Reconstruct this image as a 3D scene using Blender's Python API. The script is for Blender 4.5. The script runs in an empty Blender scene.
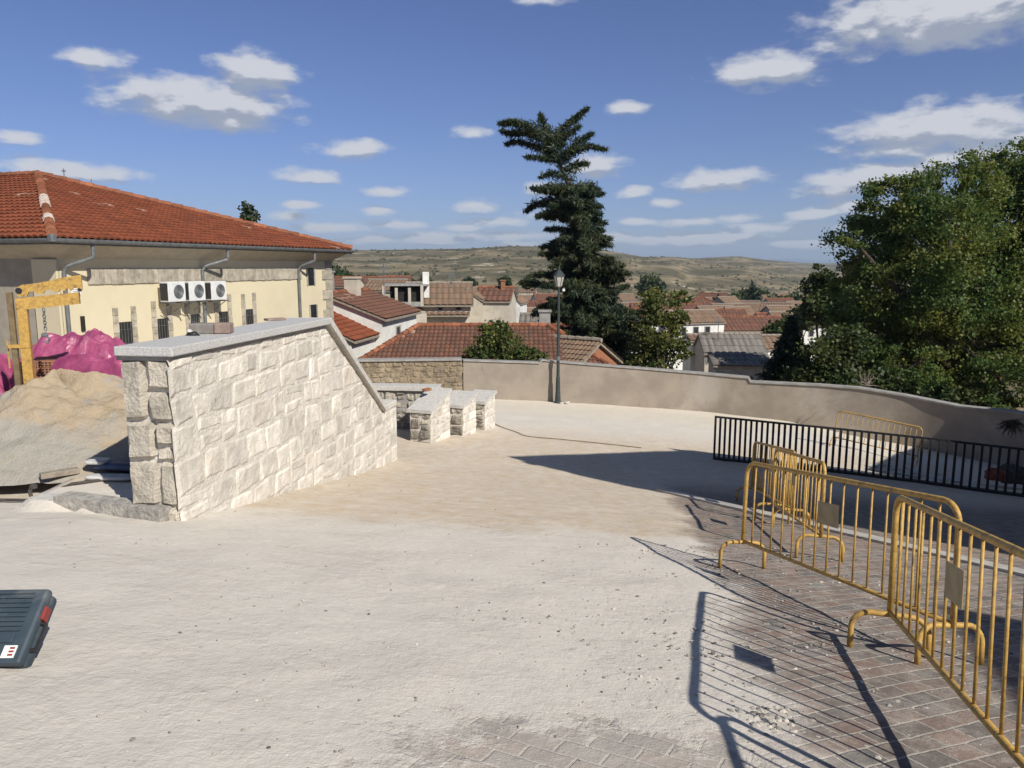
import bpy, bmesh, math, random
import numpy as np
from mathutils import Vector, Matrix, noise
random.seed(7); RNG = np.random.default_rng(7)
C = bpy.data.collections.new('place'); bpy.context.scene.collection.children.link(C)
R = math.radians
# ------------------------------------------------------------------ camera, sky, sun, exposure
SC = bpy.context.scene
F = 759.0; PITCH = math.atan((384-267)/F); CP, SP = math.cos(PITCH), math.sin(PITCH)
cam = bpy.data.cameras.new('camera'); camo = bpy.data.objects.new('camera', cam); C.objects.link(camo)
cam.sensor_width = 36; cam.lens = F/1024*36; cam.clip_start = 0.05; cam.clip_end = 60000
camo.rotation_euler = (math.pi/2-PITCH, 0, 0); camo.location = (0, 0, 0); SC.camera = camo
SUN_AZ, SUN_EL = R(140.5), R(38)
sl = bpy.data.lights.new('sun', 'SUN'); sl.energy = 4.9; sl.angle = R(0.53); sl.color = (1.0, .95, .86)
so = bpy.data.objects.new('sun', sl); C.objects.link(so)
sd = Vector((math.sin(SUN_AZ)*math.cos(SUN_EL), math.cos(SUN_AZ)*math.cos(SUN_EL), math.sin(SUN_EL)))
so.rotation_euler = sd.to_track_quat('Z', 'Y').to_euler(); so.location = (20, -20, 40)
SKY_STRENGTH = 0.066
SC.view_settings.view_transform = 'Standard'; SC.view_settings.look = 'None'
SC.view_settings.gamma = 1; SC.view_settings.exposure = 0.22; SC.view_settings.use_curve_mapping = False
SC.render.resolution_x = 1024; SC.render.resolution_y = 768
SC.cycles.transparent_max_bounces = 8; SC.cycles.max_bounces = 6

def ray(u, v):                      # direction of a picture point with forward part 1
    X = (u-512)/F; Y = (384-v)/F; k = CP+SP*Y
    return Vector((X/k, 1, (-SP+CP*Y)/k))
def W(u, v, y): return ray(u, v)*y

# clouds: azimuth/elevation patches of noise on the far sky
w = bpy.data.worlds.new('World'); SC.world = w; w.use_nodes = True
def world_nodes():
    nt = w.node_tree; nt.nodes.clear(); N = nt.nodes.new; Lk = nt.links.new
    def math_(op, a, b=None, c=None, tree=nt):
        n = tree.nodes.new('ShaderNodeMath'); n.operation = op
        for i, q in enumerate((a, b, c)):
            if q is None: continue
            if isinstance(q, (int, float)): n.inputs[i].default_value = q
            else: tree.links.new(q, n.inputs[i])
        return n.outputs[0]
    out = N('ShaderNodeOutputWorld'); sky = N('ShaderNodeTexSky'); sky.sky_type = 'NISHITA'; sky.sun_disc = False
    sky.sun_elevation = SUN_EL; sky.sun_rotation = SUN_AZ; sky.altitude = 900; sky.air_density = 1.0; sky.dust_density = 0.6; sky.ozone_density = 1.6
    bs = N('ShaderNodeBackground'); bs.inputs[1].default_value = SKY_STRENGTH
    # u, v, half width, half height (in degrees of sky), strength
    CL = [(95,58,44,12,.62),(200,102,88,24,1.05),(232,120,50,14,.9),(253,72,44,20,1.05),(70,172,75,13,.8),(20,138,34,9,.6),(352,150,46,14,.75),(305,178,46,12,.62),(385,191,30,9,.62),
          (380,210,30,8,.5),(475,206,34,11,.6),(290,216,40,8,.5),(770,70,60,20,.85),(950,14,120,30,1.1),(950,128,100,24,1.0),(990,155,70,16,.85),
          (720,180,52,13,.85),(880,177,76,15,.9),(625,108,34,11,.5),(590,166,46,16,.7),(634,192,24,8,.75),(665,202,30,8,.6),(545,190,36,12,.6),(740,218,34,7,.6),
          (835,192,60,14,.5),(470,133,30,9,.5),(640,222,30,6,.6),(560,215,60,9,.62),(440,238,90,10,.66),(700,240,120,11,.68),(330,228,60,9,.6),(820,214,40,8,.6),(600,238,70,9,.62),(510,236,60,9,.6),(770,228,60,8,.6),(545,0,40,8,.45),(860,205,50,9,.7),(400,225,44,7,.6),(460,228,36,6,.6),(690,222,44,7,.62),(735,238,50,7,.65),(650,240,50,7,.65),(800,244,60,7,.62),(520,245,60,7,.6),(375,240,50,7,.6),(300,205,30,6,.55),(840,226,40,7,.6),(900,150,60,12,.6),(500,222,60,8,.5)]
    g = bpy.data.node_groups.new('cloud_field', 'ShaderNodeTree')
    g.interface.new_socket('P', in_out='INPUT', socket_type='NodeSocketVector'); g.interface.new_socket('D', in_out='OUTPUT', socket_type='NodeSocketFloat')
    gi = g.nodes.new('NodeGroupInput'); go = g.nodes.new('NodeGroupOutput'); acc = None
    for (u, v, hw, hh, k) in CL:
        d = ray(u, v); az = math.atan2(d.x, d.y); el = math.atan2(d.z, math.hypot(d.x, d.y))
        sx, sy = F/hw/1.12, F/hh/1.12
        m = g.nodes.new('ShaderNodeVectorMath'); m.operation = 'MULTIPLY_ADD'
        m.inputs[1].default_value = (sx, sy, 0); m.inputs[2].default_value = (-az*sx, -el*sy, 0)
        g.links.new(gi.outputs[0], m.inputs[0])
        ln = g.nodes.new('ShaderNodeVectorMath'); ln.operation = 'LENGTH'; g.links.new(m.outputs[0], ln.inputs[0])
        f = math_('SUBTRACT', 1.0, ln.outputs['Value'], tree=g)
        f = math_('MULTIPLY_ADD', f, 1.0, (k-1)*.55, tree=g)
        acc = f if acc is None else math_('SMOOTH_MAX', acc, f, .15, tree=g)
    g.links.new(acc, go.inputs[0])
    tc = N('ShaderNodeTexCoord'); sp = N('ShaderNodeSeparateXYZ'); Lk(tc.outputs['Generated'], sp.inputs[0])
    az = math_('ARCTAN2', sp.outputs[0], sp.outputs[1]); el = math_('ARCSINE', sp.outputs[2])
    # clear dry air: deeper blue low in the sky
    tn = N('ShaderNodeMapRange'); tn.interpolation_type = 'SMOOTHSTEP'; Lk(el, tn.inputs[0]); tn.inputs[1].default_value = R(24); tn.inputs[2].default_value = R(48)
    tm = N('ShaderNodeMix'); tm.data_type = 'RGBA'; Lk(tn.outputs[0], tm.inputs[0]); tm.inputs[6].default_value = (.73,.80,1.16,1); tm.inputs[7].default_value = (1,1,1,1)
    tx = N('ShaderNodeMix'); tx.data_type = 'RGBA'; tx.blend_type = 'MULTIPLY'; tx.inputs[0].default_value = 1; Lk(sky.outputs[0], tx.inputs[6]); Lk(tm.outputs[2], tx.inputs[7])
    Lk(tx.outputs[2], bs.inputs[0])
    def field(off):
        e = math_('ADD', el, off)
        cb = N('ShaderNodeCombineXYZ'); Lk(az, cb.inputs[0]); Lk(e, cb.inputs[1])
        # noise stretched flat towards the horizon
        e2 = math_('MULTIPLY', e, 2.3)
        c2 = N('ShaderNodeCombineXYZ'); Lk(az, c2.inputs[0]); Lk(e2, c2.inputs[1])
        nz = N('ShaderNodeTexNoise'); nz.inputs['Scale'].default_value = 24; nz.inputs['Detail'].default_value = 8; nz.inputs['Roughness'].default_value = .55; nz.inputs['Distortion'].default_value = .05
        Lk(c2.outputs[0], nz.inputs['Vector'])
        gp = N('ShaderNodeGroup'); gp.node_tree = g; Lk(cb.outputs[0], gp.inputs[0])
        return math_('MULTIPLY_ADD', nz.outputs['Fac'], 1.35, math_('SUBTRACT', gp.outputs[0], .74))
    f0 = field(0.0); f1 = field(0.014)
    def sst(x, a, b):
        n = N('ShaderNodeMapRange'); n.interpolation_type = 'SMOOTHSTEP'; Lk(x, n.inputs[0]); n.inputs[1].default_value = a; n.inputs[2].default_value = b; return n.outputs[0]
    alpha = math_('MULTIPLY', sst(f0, -.03, .52), .92)
    lit = sst(math_('SUBTRACT', f0, f1), -.14, .22)      # lit at the top, greyer below
    mx = N('ShaderNodeMix'); mx.data_type = 'RGBA'; Lk(lit, mx.inputs[0])
    mx.inputs[6].default_value = (.38, .42, .51, 1); mx.inputs[7].default_value = (.74, .75, .79, 1)
    bc = N('ShaderNodeBackground'); Lk(mx.outputs[2], bc.inputs[0]); bc.inputs[1].default_value = .8
    ms = N('ShaderNodeMixShader'); Lk(alpha, ms.inputs[0]); Lk(bs.outputs[0], ms.inputs[1]); Lk(bc.outputs[0], ms.inputs[2])
    Lk(ms.outputs[0], out.inputs[0])
world_nodes()

# ------------------------------------------------------------------ helpers
class MB:
    def __init__(s): s.v = []; s.f = []; s.uv = {}
    def add(s, vs, fs):
        o = len(s.v); s.v += [tuple(p) for p in vs]; s.f += [tuple(i+o for i in q) for q in fs]; return s
    def poly(s, pts): return s.add(pts, [tuple(range(len(pts)))])
    def box(s, c, size, X=(1,0,0), Z=None, bevel=0):
        X = Vector(X).normalized(); Zv = Vector(Z).normalized() if Z else Vector((0,0,1)); Y = Zv.cross(X).normalized(); Zv = X.cross(Y)
        hx, hy, hz = [q/2 for q in size]; c = Vector(c)
        b = min(bevel, hx*.9, hy*.9, hz*.9)
        if b <= 0:
            P = [c+X*(hx*i)+Y*(hy*j)+Zv*(hz*k) for k in (-1,1) for j in (-1,1) for i in (-1,1)]
            return s.add(P, [(0,2,3,1),(4,5,7,6),(0,1,5,4),(2,6,7,3),(0,4,6,2),(1,3,7,5)])
        bm = bmesh.new(); bmesh.ops.create_cube(bm, size=2)
        for q in bm.verts: q.co = Vector((q.co.x*hx, q.co.y*hy, q.co.z*hz))
        bmesh.ops.bevel(bm, geom=list(bm.edges), offset=b, segments=2, affect='EDGES', profile=.5)
        bm.verts.index_update()
        s.add([c+X*q.co.x+Y*q.co.y+Zv*q.co.z for q in bm.verts], [[q.index for q in f.verts] for f in bm.faces]); bm.free(); return s
    def prism(s, pts, ext):          # polygon extruded by vector ext
        ext = Vector(ext); n = len(pts); P = [Vector(p) for p in pts]
        return s.add(P+[p+ext for p in P], [tuple(range(n))[::-1], tuple(range(n, 2*n))]+[(i, (i+1) % n, n+(i+1) % n, n+i) for i in range(n)])
    def tube(s, pts, r, seg=8, caps=True):
        P = [Vector(p) for p in pts]; n = len(P); rs = r if isinstance(r, (list, tuple)) else [r]*n
        vs = []; up = None
        for i, p in enumerate(P):
            t = (P[min(i+1, n-1)]-P[max(i-1, 0)]).normalized()
            if up is None:
                up = Vector((0,0,1)) if abs(t.z) < .9 else Vector((1,0,0))
            a = (up-t*up.dot(t)).normalized(); b = t.cross(a); up = a
            for k in range(seg):
                q = 2*math.pi*k/seg; vs.append(p+a*(rs[i]*math.cos(q))+b*(rs[i]*math.sin(q)))
        fs = [(i*seg+k, i*seg+(k+1) % seg, (i+1)*seg+(k+1) % seg, (i+1)*seg+k) for i in range(n-1) for k in range(seg)]
        if caps: fs += [tuple(range(seg))[::-1], tuple(range((n-1)*seg, n*seg))]
        return s.add(vs, fs)
    def lathe(s, c, prof, seg=12):    # prof: (radius, z)
        c = Vector(c); vs = [c+Vector((r*math.cos(2*math.pi*k/seg), r*math.sin(2*math.pi*k/seg), z)) for r, z in prof for k in range(seg)]
        n = len(prof); fs = [(i*seg+k, i*seg+(k+1) % seg, (i+1)*seg+(k+1) % seg, (i+1)*seg+k) for i in range(n-1) for k in range(seg)]
        return s.add(vs, fs+[tuple(range(seg))[::-1], tuple(range((n-1)*seg, n*seg))])
    def grid(s, fn, nu, nv):
        vs = [fn(i/nu, j/nv) for j in range(nv+1) for i in range(nu+1)]
        return s.add(vs, [(j*(nu+1)+i, j*(nu+1)+i+1, (j+1)*(nu+1)+i+1, (j+1)*(nu+1)+i) for j in range(nv) for i in range(nu)])
    def build(s, name, m, parent=None, smooth=False, origin=None):
        me = bpy.data.meshes.new(name); o = bpy.data.objects.new(name, me)
        V = np.array(s.v, dtype=float)
        off = np.array(parent.location) if parent is not None else np.zeros(3)
        if parent is not None and parent.type == 'MESH' and parent.parent is not None: off = np.array(parent.parent.location)+np.array(parent.location)
        if parent is None:
            off = np.array(origin) if origin is not None else np.array([V[:,0].mean(), V[:,1].mean(), V[:,2].min()])
            o.location = off
        me.from_pydata((V-off).tolist(), [], s.f)
        if s.uv:
            l = me.uv_layers.new(name='UVMap'); arr = np.zeros((len(me.loops), 2))
            for li, lp in enumerate(me.loops): arr[li] = s.uv.get(lp.vertex_index, (0, 0))
            l.data.foreach_set('uv', arr.ravel())
        me.materials.append(m); me.validate(); me.update()
        if smooth: me.polygons.foreach_set('use_smooth', [True]*len(me.polygons))
        C.objects.link(o)
        if parent is not None: o.parent = parent
        return o
def tag(o, label=None, cat=None, group=None, kind=None):
    if label: o['label'] = label
    if cat: o['category'] = cat
    if group: o['group'] = group
    if kind: o['kind'] = kind
    return o
def thing(name, label, cat, loc=(0,0,0), group=None):
    o = bpy.data.objects.new(name, None); C.objects.link(o); o.location = loc; o.empty_display_size = .3
    return tag(o, label, cat, group)
def dup(root, loc, rotz=0, label=None):
    r = root.copy(); C.objects.link(r); r.location = loc; r.rotation_euler = (0, 0, rotz)
    if label: r['label'] = label
    for ch in list(root.children):
        c = ch.copy(); C.objects.link(c); c.parent = r
        for gch in ch.children:
            d = gch.copy(); C.objects.link(d); d.parent = c
    return r

# ------------------------------------------------------------------ materials
def newmat(name):
    m = bpy.data.materials.new(name); m.use_nodes = True; nt = m.node_tree
    return m, nt, nt.nodes['Principled BSDF']
def nd(nt, t, **kw):
    n = nt.nodes.new(t)
    for k, v in kw.items():
        if hasattr(n, k): setattr(n, k, v)
        else: n.inputs[k].default_value = v
    return n
def mixc(nt, fac, a, b, blend='MIX'):
    n = nt.nodes.new('ShaderNodeMix'); n.data_type = 'RGBA'; n.blend_type = blend
    for s, q in ((0, fac), (6, a), (7, b)):
        if isinstance(q, bpy.types.NodeSocket): nt.links.new(q, n.inputs[s])
        elif s == 0: n.inputs[0].default_value = q
        else: n.inputs[s].default_value = (*q, 1)
    return n.outputs[2]
def mrange(nt, x, a, b, c=0, d=1, smooth=True):
    n = nt.nodes.new('ShaderNodeMapRange'); n.interpolation_type = 'SMOOTHSTEP' if smooth else 'LINEAR'
    nt.links.new(x, n.inputs[0])
    for i, q in zip((1, 2, 3, 4), (a, b, c, d)): n.inputs[i].default_value = q
    return n.outputs[0]
def mth(nt, op, a, b=None, c=None):
    n = nt.nodes.new('ShaderNodeMath'); n.operation = op
    for i, q in enumerate((a, b, c)):
        if q is None: continue
        if isinstance(q, (int, float)): n.inputs[i].default_value = q
        else: nt.links.new(q, n.inputs[i])
    return n.outputs[0]
def noise_tex(nt, vec, scale, detail=5, rough=.55, dist=0):
    n = nd(nt, 'ShaderNodeTexNoise'); n.inputs['Scale'].default_value = scale; n.inputs['Detail'].default_value = detail; n.inputs['Roughness'].default_value = rough; n.inputs['Distortion'].default_value = dist
    if vec is not None: nt.links.new(vec, n.inputs['Vector'])
    return n.outputs['Fac']
def worldpos(nt): return nd(nt, 'ShaderNodeNewGeometry').outputs['Position']
def objpos(nt): return nd(nt, 'ShaderNodeTexCoord').outputs['Object']
def bump(nt, b, h, strength=.3, dist=.02, prev=None):
    n = nd(nt, 'ShaderNodeBump'); n.inputs['Strength'].default_value = strength; n.inputs['Distance'].default_value = dist
    nt.links.new(h, n.inputs['Height'])
    if prev is not None: nt.links.new(prev, n.inputs['Normal'])
    nt.links.new(n.outputs[0], b.inputs['Normal']); return n.outputs[0]
def mat(name, col, col2=None, rough=.85, scale=4, bumps=.2, bscale=40, bdist=.01, metal=0, island=0, spec=.3, stain=None, pits=0):
    m, nt, b = newmat(name); P = objpos(nt)
    c2 = col2 or tuple(q*.72 for q in col)
    f = noise_tex(nt, P, scale, 6, .62)
    out = mixc(nt, mrange(nt, f, .35, .66), col, c2)
    if stain:
        f2 = noise_tex(nt, P, scale*.33, 6, .7, .5); out = mixc(nt, mrange(nt, f2, .52, .7, 0, stain[3]), out, stain[:3])
    if pits:
        f4 = noise_tex(nt, P, pits, 4, .6); out = mixc(nt, mrange(nt, f4, .66, .73, 0, .75), out, (.17,.145,.115))
    if island:
        r = nd(nt, 'ShaderNodeNewGeometry').outputs['Random Per Island']
        out = mixc(nt, 1.0, out, mixc(nt, r, (1-island,)*3, (1+island*.5,)*3), 'MULTIPLY')
    nt.links.new(out, b.inputs['Base Color'])
    b.inputs['Roughness'].default_value = rough; b.inputs['Metallic'].default_value = metal; b.inputs['Specular IOR Level'].default_value = spec
    if bumps: bump(nt, b, noise_tex(nt, P, bscale, 6, .6), bumps, bdist)
    return m
def leafmat(name, cols, trans=.3, patch=(1.3, 1.15, .9)):
    m, nt, b = newmat(name)
    r = nd(nt, 'ShaderNodeNewGeometry').outputs['Random Per Island']
    cr = nd(nt, 'ShaderNodeValToRGB'); nt.links.new(r, cr.inputs[0]); e = cr.color_ramp.elements
    for i, (p, c) in enumerate(cols):
        q = e[i] if i < 2 else e.new(p)
        q.position = p; q.color = (*c, 1)
    f = noise_tex(nt, objpos(nt), .55, 3)
    col = mixc(nt, 1.0, cr.outputs[0], mixc(nt, mrange(nt, f, .38, .64), (.72, .86, .85), patch), 'MULTIPLY')
    nt.links.new(col, b.inputs['Base Color']); b.inputs['Roughness'].default_value = .55; b.inputs['Specular IOR Level'].default_value = .35
    t = nd(nt, 'ShaderNodeBsdfTranslucent'); nt.links.new(col, t.inputs[0])
    ms = nd(nt, 'ShaderNodeMixShader'); ms.inputs[0].default_value = trans
    nt.links.new(b.outputs[0], ms.inputs[1]); nt.links.new(t.outputs[0], ms.inputs[2]); nt.links.new(ms.outputs[0], nt.nodes['Material Output'].inputs[0])
    return m
def tilemat(name, base, vary, dirt=(.16,.12,.09), pitch=.22, row=.38, amt=.5):
    m, nt, b = newmat(name)
    uv = nd(nt, 'ShaderNodeUVMap').outputs[0]; sp = nd(nt, 'ShaderNodeSeparateXYZ'); nt.links.new(uv, sp.inputs[0])
    cx = mth(nt, 'FLOOR', mth(nt, 'DIVIDE', sp.outputs[0], pitch)); cy = mth(nt, 'FLOOR', mth(nt, 'DIVIDE', sp.outputs[1], row))
    cb = nd(nt, 'ShaderNodeCombineXYZ'); nt.links.new(cx, cb.inputs[0]); nt.links.new(cy, cb.inputs[1])
    wn = nd(nt, 'ShaderNodeTexWhiteNoise'); nt.links.new(cb.outputs[0], wn.inputs[0])
    c = mixc(nt, wn.outputs['Value'], base, vary)
    rare = mrange(nt, wn.outputs['Value'], .985, .99); c = mixc(nt, mth(nt, 'MULTIPLY', rare, .6), c, (.55, .38, .28))
    f = noise_tex(nt, uv, .9, 7, .7); c = mixc(nt, mrange(nt, f, .45, .75, 0, amt), c, dirt)
    f3 = noise_tex(nt, uv, 6, 4, .7); c = mixc(nt, mrange(nt, f3, .5, .8, 0, .35), c, dirt)
    nt.links.new(c, b.inputs['Base Color']); b.inputs['Roughness'].default_value = .9; b.inputs['Specular IOR Level'].default_value = .15
    return m

M = {}
M['limestone'] = mat('limestone', (.71,.665,.59), (.57,.53,.465), .92, 5, .8, 40, .018, island=.24, stain=(.50,.36,.25,.3), pits=9)
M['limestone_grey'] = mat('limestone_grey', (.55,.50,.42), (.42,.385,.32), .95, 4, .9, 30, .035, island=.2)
M['mortar'] = mat('mortar', (.68,.64,.57), (.56,.52,.46), .95, 6, 1.0, 30, .025, pits=6)
M['granite'] = mat('granite', (.55,.54,.52), (.36,.355,.345), .75, 60, .25, 120, .004)
M['coping'] = mat('coping', (.56,.54,.50), (.44,.42,.39), .85, 14, .3, 60, .006)
M['rubble'] = mat('rubble', (.46,.42,.34), (.24,.22,.19), .95, 5, 1.0, 18, .05, island=.4)
M['grey_render'] = mat('grey_render', (.31,.265,.215), (.24,.205,.168), .95, .9, .4, 30, .012, stain=(.36,.325,.285,.9), pits=2.6)
M['old_wall'] = mat('old_wall', (.30,.24,.165), (.17,.14,.10), .95, 3, 1.0, 9, .06, stain=(.36,.31,.23,.5))
M['yellow'] = mat('yellow_paint', (.52,.325,.085), (.38,.225,.055), .55, 24, .35, 60, .004, spec=.4, stain=(.15,.095,.05,.95))
M['yellow_plate'] = mat('plate_paint', (.36,.28,.15), (.27,.205,.11), .6, 9, .15, 40, .003, spec=.4)
M['black_metal'] = mat('black_metal', (.018,.018,.02), (.03,.03,.032), .5, 20, 0)
M['green_metal'] = mat('green_metal', (.03,.042,.042), (.05,.06,.06), .5, 20, 0)
M['glass_white'] = mat('opal_glass', (.50,.47,.42), (.42,.40,.36), .3, 8, 0, spec=.5)
M['cream'] = mat('cream_render', (.62,.55,.385), (.585,.515,.355), .92, 1.2, .12, 60, .004, stain=(.52,.46,.33,.4))
M['shaded_wall'] = mat('shaded_render', (.36,.32,.26), (.29,.26,.21), .92, 2, .15, 40, .005)
M['stone_band'] = mat('stone_band', (.47,.42,.33), (.31,.28,.225), .92, 5, .6, 20, .02, island=.25)
M['soffit'] = mat('soffit', (.47,.42,.33), (.40,.36,.285), .9, 3, .1, 30, .004)
M['gutter'] = mat('grey_zinc', (.19,.20,.205), (.13,.14,.145), .5, 6, .05, 30, .002, metal=.3)
M['white'] = mat('white_render', (.72,.71,.67), (.60,.59,.55), .9, 1.6, .15, 40, .005, stain=(.48,.46,.42,.35))
M['beige'] = mat('beige_render', (.52,.47,.385), (.42,.38,.31), .9, 1.4, .15, 40, .006, stain=(.33,.30,.25,.45))
M['white_metal'] = mat('white_metal', (.66,.67,.66), (.56,.57,.56), .5, 6, 0)
M['dark_glass'] = mat('dark_glass', (.018,.022,.026), (.03,.034,.04), .12, 3, 0, spec=.6)
M['dark'] = mat('dark_recess', (.02,.018,.016), (.03,.027,.024), .9, 3, 0)
M['brick'] = mat('brick', (.34,.155,.085), (.25,.11,.065), .9, 8, .4, 40, .006)
M['bark'] = mat('bark', (.10,.075,.055), (.055,.042,.032), .95, 6, 1.0, 20, .04)
M['terracotta'] = tilemat('terracotta_new', (.25,.075,.036), (.15,.048,.026), (.11,.05,.034), amt=.45)
M['terracotta_old'] = tilemat('terracotta_old', (.19,.09,.06), (.12,.065,.048), (.10,.078,.062), amt=.8)
M['brown_tile'] = tilemat('brown_tile', (.24,.155,.105), (.17,.115,.08), (.13,.115,.09), amt=.8)
M['grey_tile'] = tilemat('grey_tile', (.22,.20,.175), (.15,.135,.12), (.12,.11,.10), .25, .45, amt=.7)
M['ridge'] = mat('ridge_tile', (.32,.125,.065), (.22,.085,.045), .9, 5, .2, 30, .005, island=.35)
M['ridge_white'] = mat('mortar_patch', (.62,.56,.48), (.5,.43,.36), .9, 5, .2, 30, .005)
M['cement'] = mat('cement', (.33,.32,.30), (.24,.23,.215), .95, 4, .4, 25, .015)
M['pink'] = mat('pink_film', (.36,.075,.16), (.23,.04,.105), .35, 2.5, .5, 9, .03, spec=.6, stain=(.50,.24,.34,.8))
M['blue_bag'] = mat('blue_bag', (.045,.075,.15), (.03,.05,.09), .5, 6, .4, 20, .01)
M['white_bag'] = mat('white_bag', (.6,.59,.56), (.42,.41,.4), .6, 6, .4, 20, .01)
M['maroon'] = mat('maroon_film', (.06,.018,.028), (.035,.012,.02), .45, 4, .5, 12, .02, spec=.4)
M['wood'] = mat('weathered_wood', (.30,.26,.21), (.2,.17,.135), .9, 8, .5, 30, .005)
M['case'] = mat('blue_plastic', (.032,.05,.068), (.045,.064,.08), .55, 8, .12, 60, .002, spec=.4, stain=(.17,.18,.18,.5))
M['red'] = mat('red_plastic', (.27,.04,.038), (.2,.035,.03), .45, 8, 0, spec=.4)
M['sticker'] = mat('sticker', (.75,.74,.72), (.7,.69,.67), .5, 8, 0)
M['cable'] = mat('cable_rubber', (.05,.045,.04), (.08,.07,.06), .8, 8, 0)
M['hose'] = mat('hose_rubber', (.20,.15,.08), (.14,.10,.055), .8, 8, 0)
M['paver_red'] = mat('paver_red', (.30,.22,.185), (.22,.165,.14), .92, 10, .5, 50, .006)
M['paver_grey'] = mat('paver_grey', (.25,.225,.205), (.18,.165,.15), .92, 10, .5, 50, .006)
M['church_stone'] = mat('church_stone', (.42,.38,.31), (.33,.30,.245), .92, 2, .4, 12, .02)
M['gravel'] = mat('gravel', (.50,.46,.40), (.34,.31,.27), .95, 10, .4, 40, .01, island=.75)
M['kerb_stone'] = mat('kerb_stone', (.46,.43,.38), (.27,.26,.24), .95, 7, 1.0, 22, .03, stain=(.18,.175,.17,.6))
M['pale_strip'] = mat('pale_strip', (.50,.475,.43), (.40,.38,.34), .9, 6, .3, 40, .006)
M['slate'] = mat('asphalt_drive', (.15,.14,.13), (.11,.105,.10), .95, 2, .4, 40, .01)
M['leaf_dec'] = leafmat('deciduous_leaf', [(0, (.075,.12,.036)), (1, (.21,.225,.06)), (.5, (.11,.165,.042)), (.9, (.16,.20,.05))], .42, (1.45, 1.15, .85))
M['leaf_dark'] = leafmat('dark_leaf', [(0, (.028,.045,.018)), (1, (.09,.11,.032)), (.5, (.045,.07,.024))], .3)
M['leaf_yel'] = leafmat('yellowing_leaf', [(0, (.055,.08,.026)), (1, (.20,.18,.045)), (.6, (.095,.125,.033))])
M['leaf_bush'] = leafmat('bush_leaf', [(0, (.045,.075,.02)), (1, (.13,.15,.045)), (.5, (.08,.11,.03))])
M['needle'] = leafmat('needle', [(0, (.022,.036,.022)), (1, (.075,.085,.036)), (.6, (.036,.055,.028))], .15)
M['scrub'] = leafmat('scrub_leaf', [(0, (.05,.055,.03)), (1, (.10,.095,.05)), (.5, (.07,.072,.038))], .1)

# ------------------------------------------------------------------ ground shape
def sst(a, b, x):
    t = np.clip((x-a)/(b-a), 0, 1); return t*t*(3-2*t)
_ys = np.linspace(-40, 60, 8001); _sl = .172+(.05-.172)*sst(12.5, 18.5, _ys); _sl = np.where(_ys < -3, .03, _sl)
_I = np.concatenate([[0], np.cumsum((_sl[1:]+_sl[:-1])/2*(_ys[1]-_ys[0]))]); _I -= np.interp(0, _ys, _I)
def gz(x, y): return -(1.6+np.interp(y, _ys, _I)+.069*np.clip(x, -4.5, 12)+.13*np.clip(np.asarray(x)-10, 0, 7)*sst(16, 20, np.asarray(y)))
WALL_N = Vector((-3.53, 7.81, 0)); WALL_D = Vector((.140, .990, 0)).normalized(); WALL_NL = Vector((-WALL_D.y, WALL_D.x, 0))  # left normal
def terrace(x, y):
    s = (x+3.53)*WALL_D.x+(y-7.81)*WALL_D.y; d = (x+3.53)*WALL_NL.x+(y-7.81)*WALL_NL.y
    return s > .12 and d > .3 and s < 8
def ground_z(x, y):
    z = float(gz(x, y))
    if terrace(x, y):
        s = (x+3.53)*WALL_D.x+(y-7.81)*WALL_D.y
        q = -2.60-.012*s
        z = max(z, q) if x > -5.5 else z+(max(z, q)-z)*float(sst(0, 3.2, s))
    return z
BW = [(-7.5,26.9),(-1.78,27.45),(.2,27.85),(1.72,28.12),(4.8,28.25),(7.05,28.2),(9.1,27.5),(11.5,26.55),(13.5,25.4),(15.0,23.9),(16.2,21.5),(16.9,18.0),(17.2,13.5),(17.3,10.2)]
def inside_wall(x, y):
    if y > 28.6: return False
    if x < -7.5: return y < 27.2
    if y < 10.2: return True
    for (x0, y0), (x1, y1) in zip(BW[:-1], BW[1:]):
        dx, dy = x1-x0, y1-y0
        # right-hand side of the walk is inside
        if (x-x0)*dy-(y-y0)*dx < -.35*math.hypot(dx, dy): return False
    return True

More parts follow.
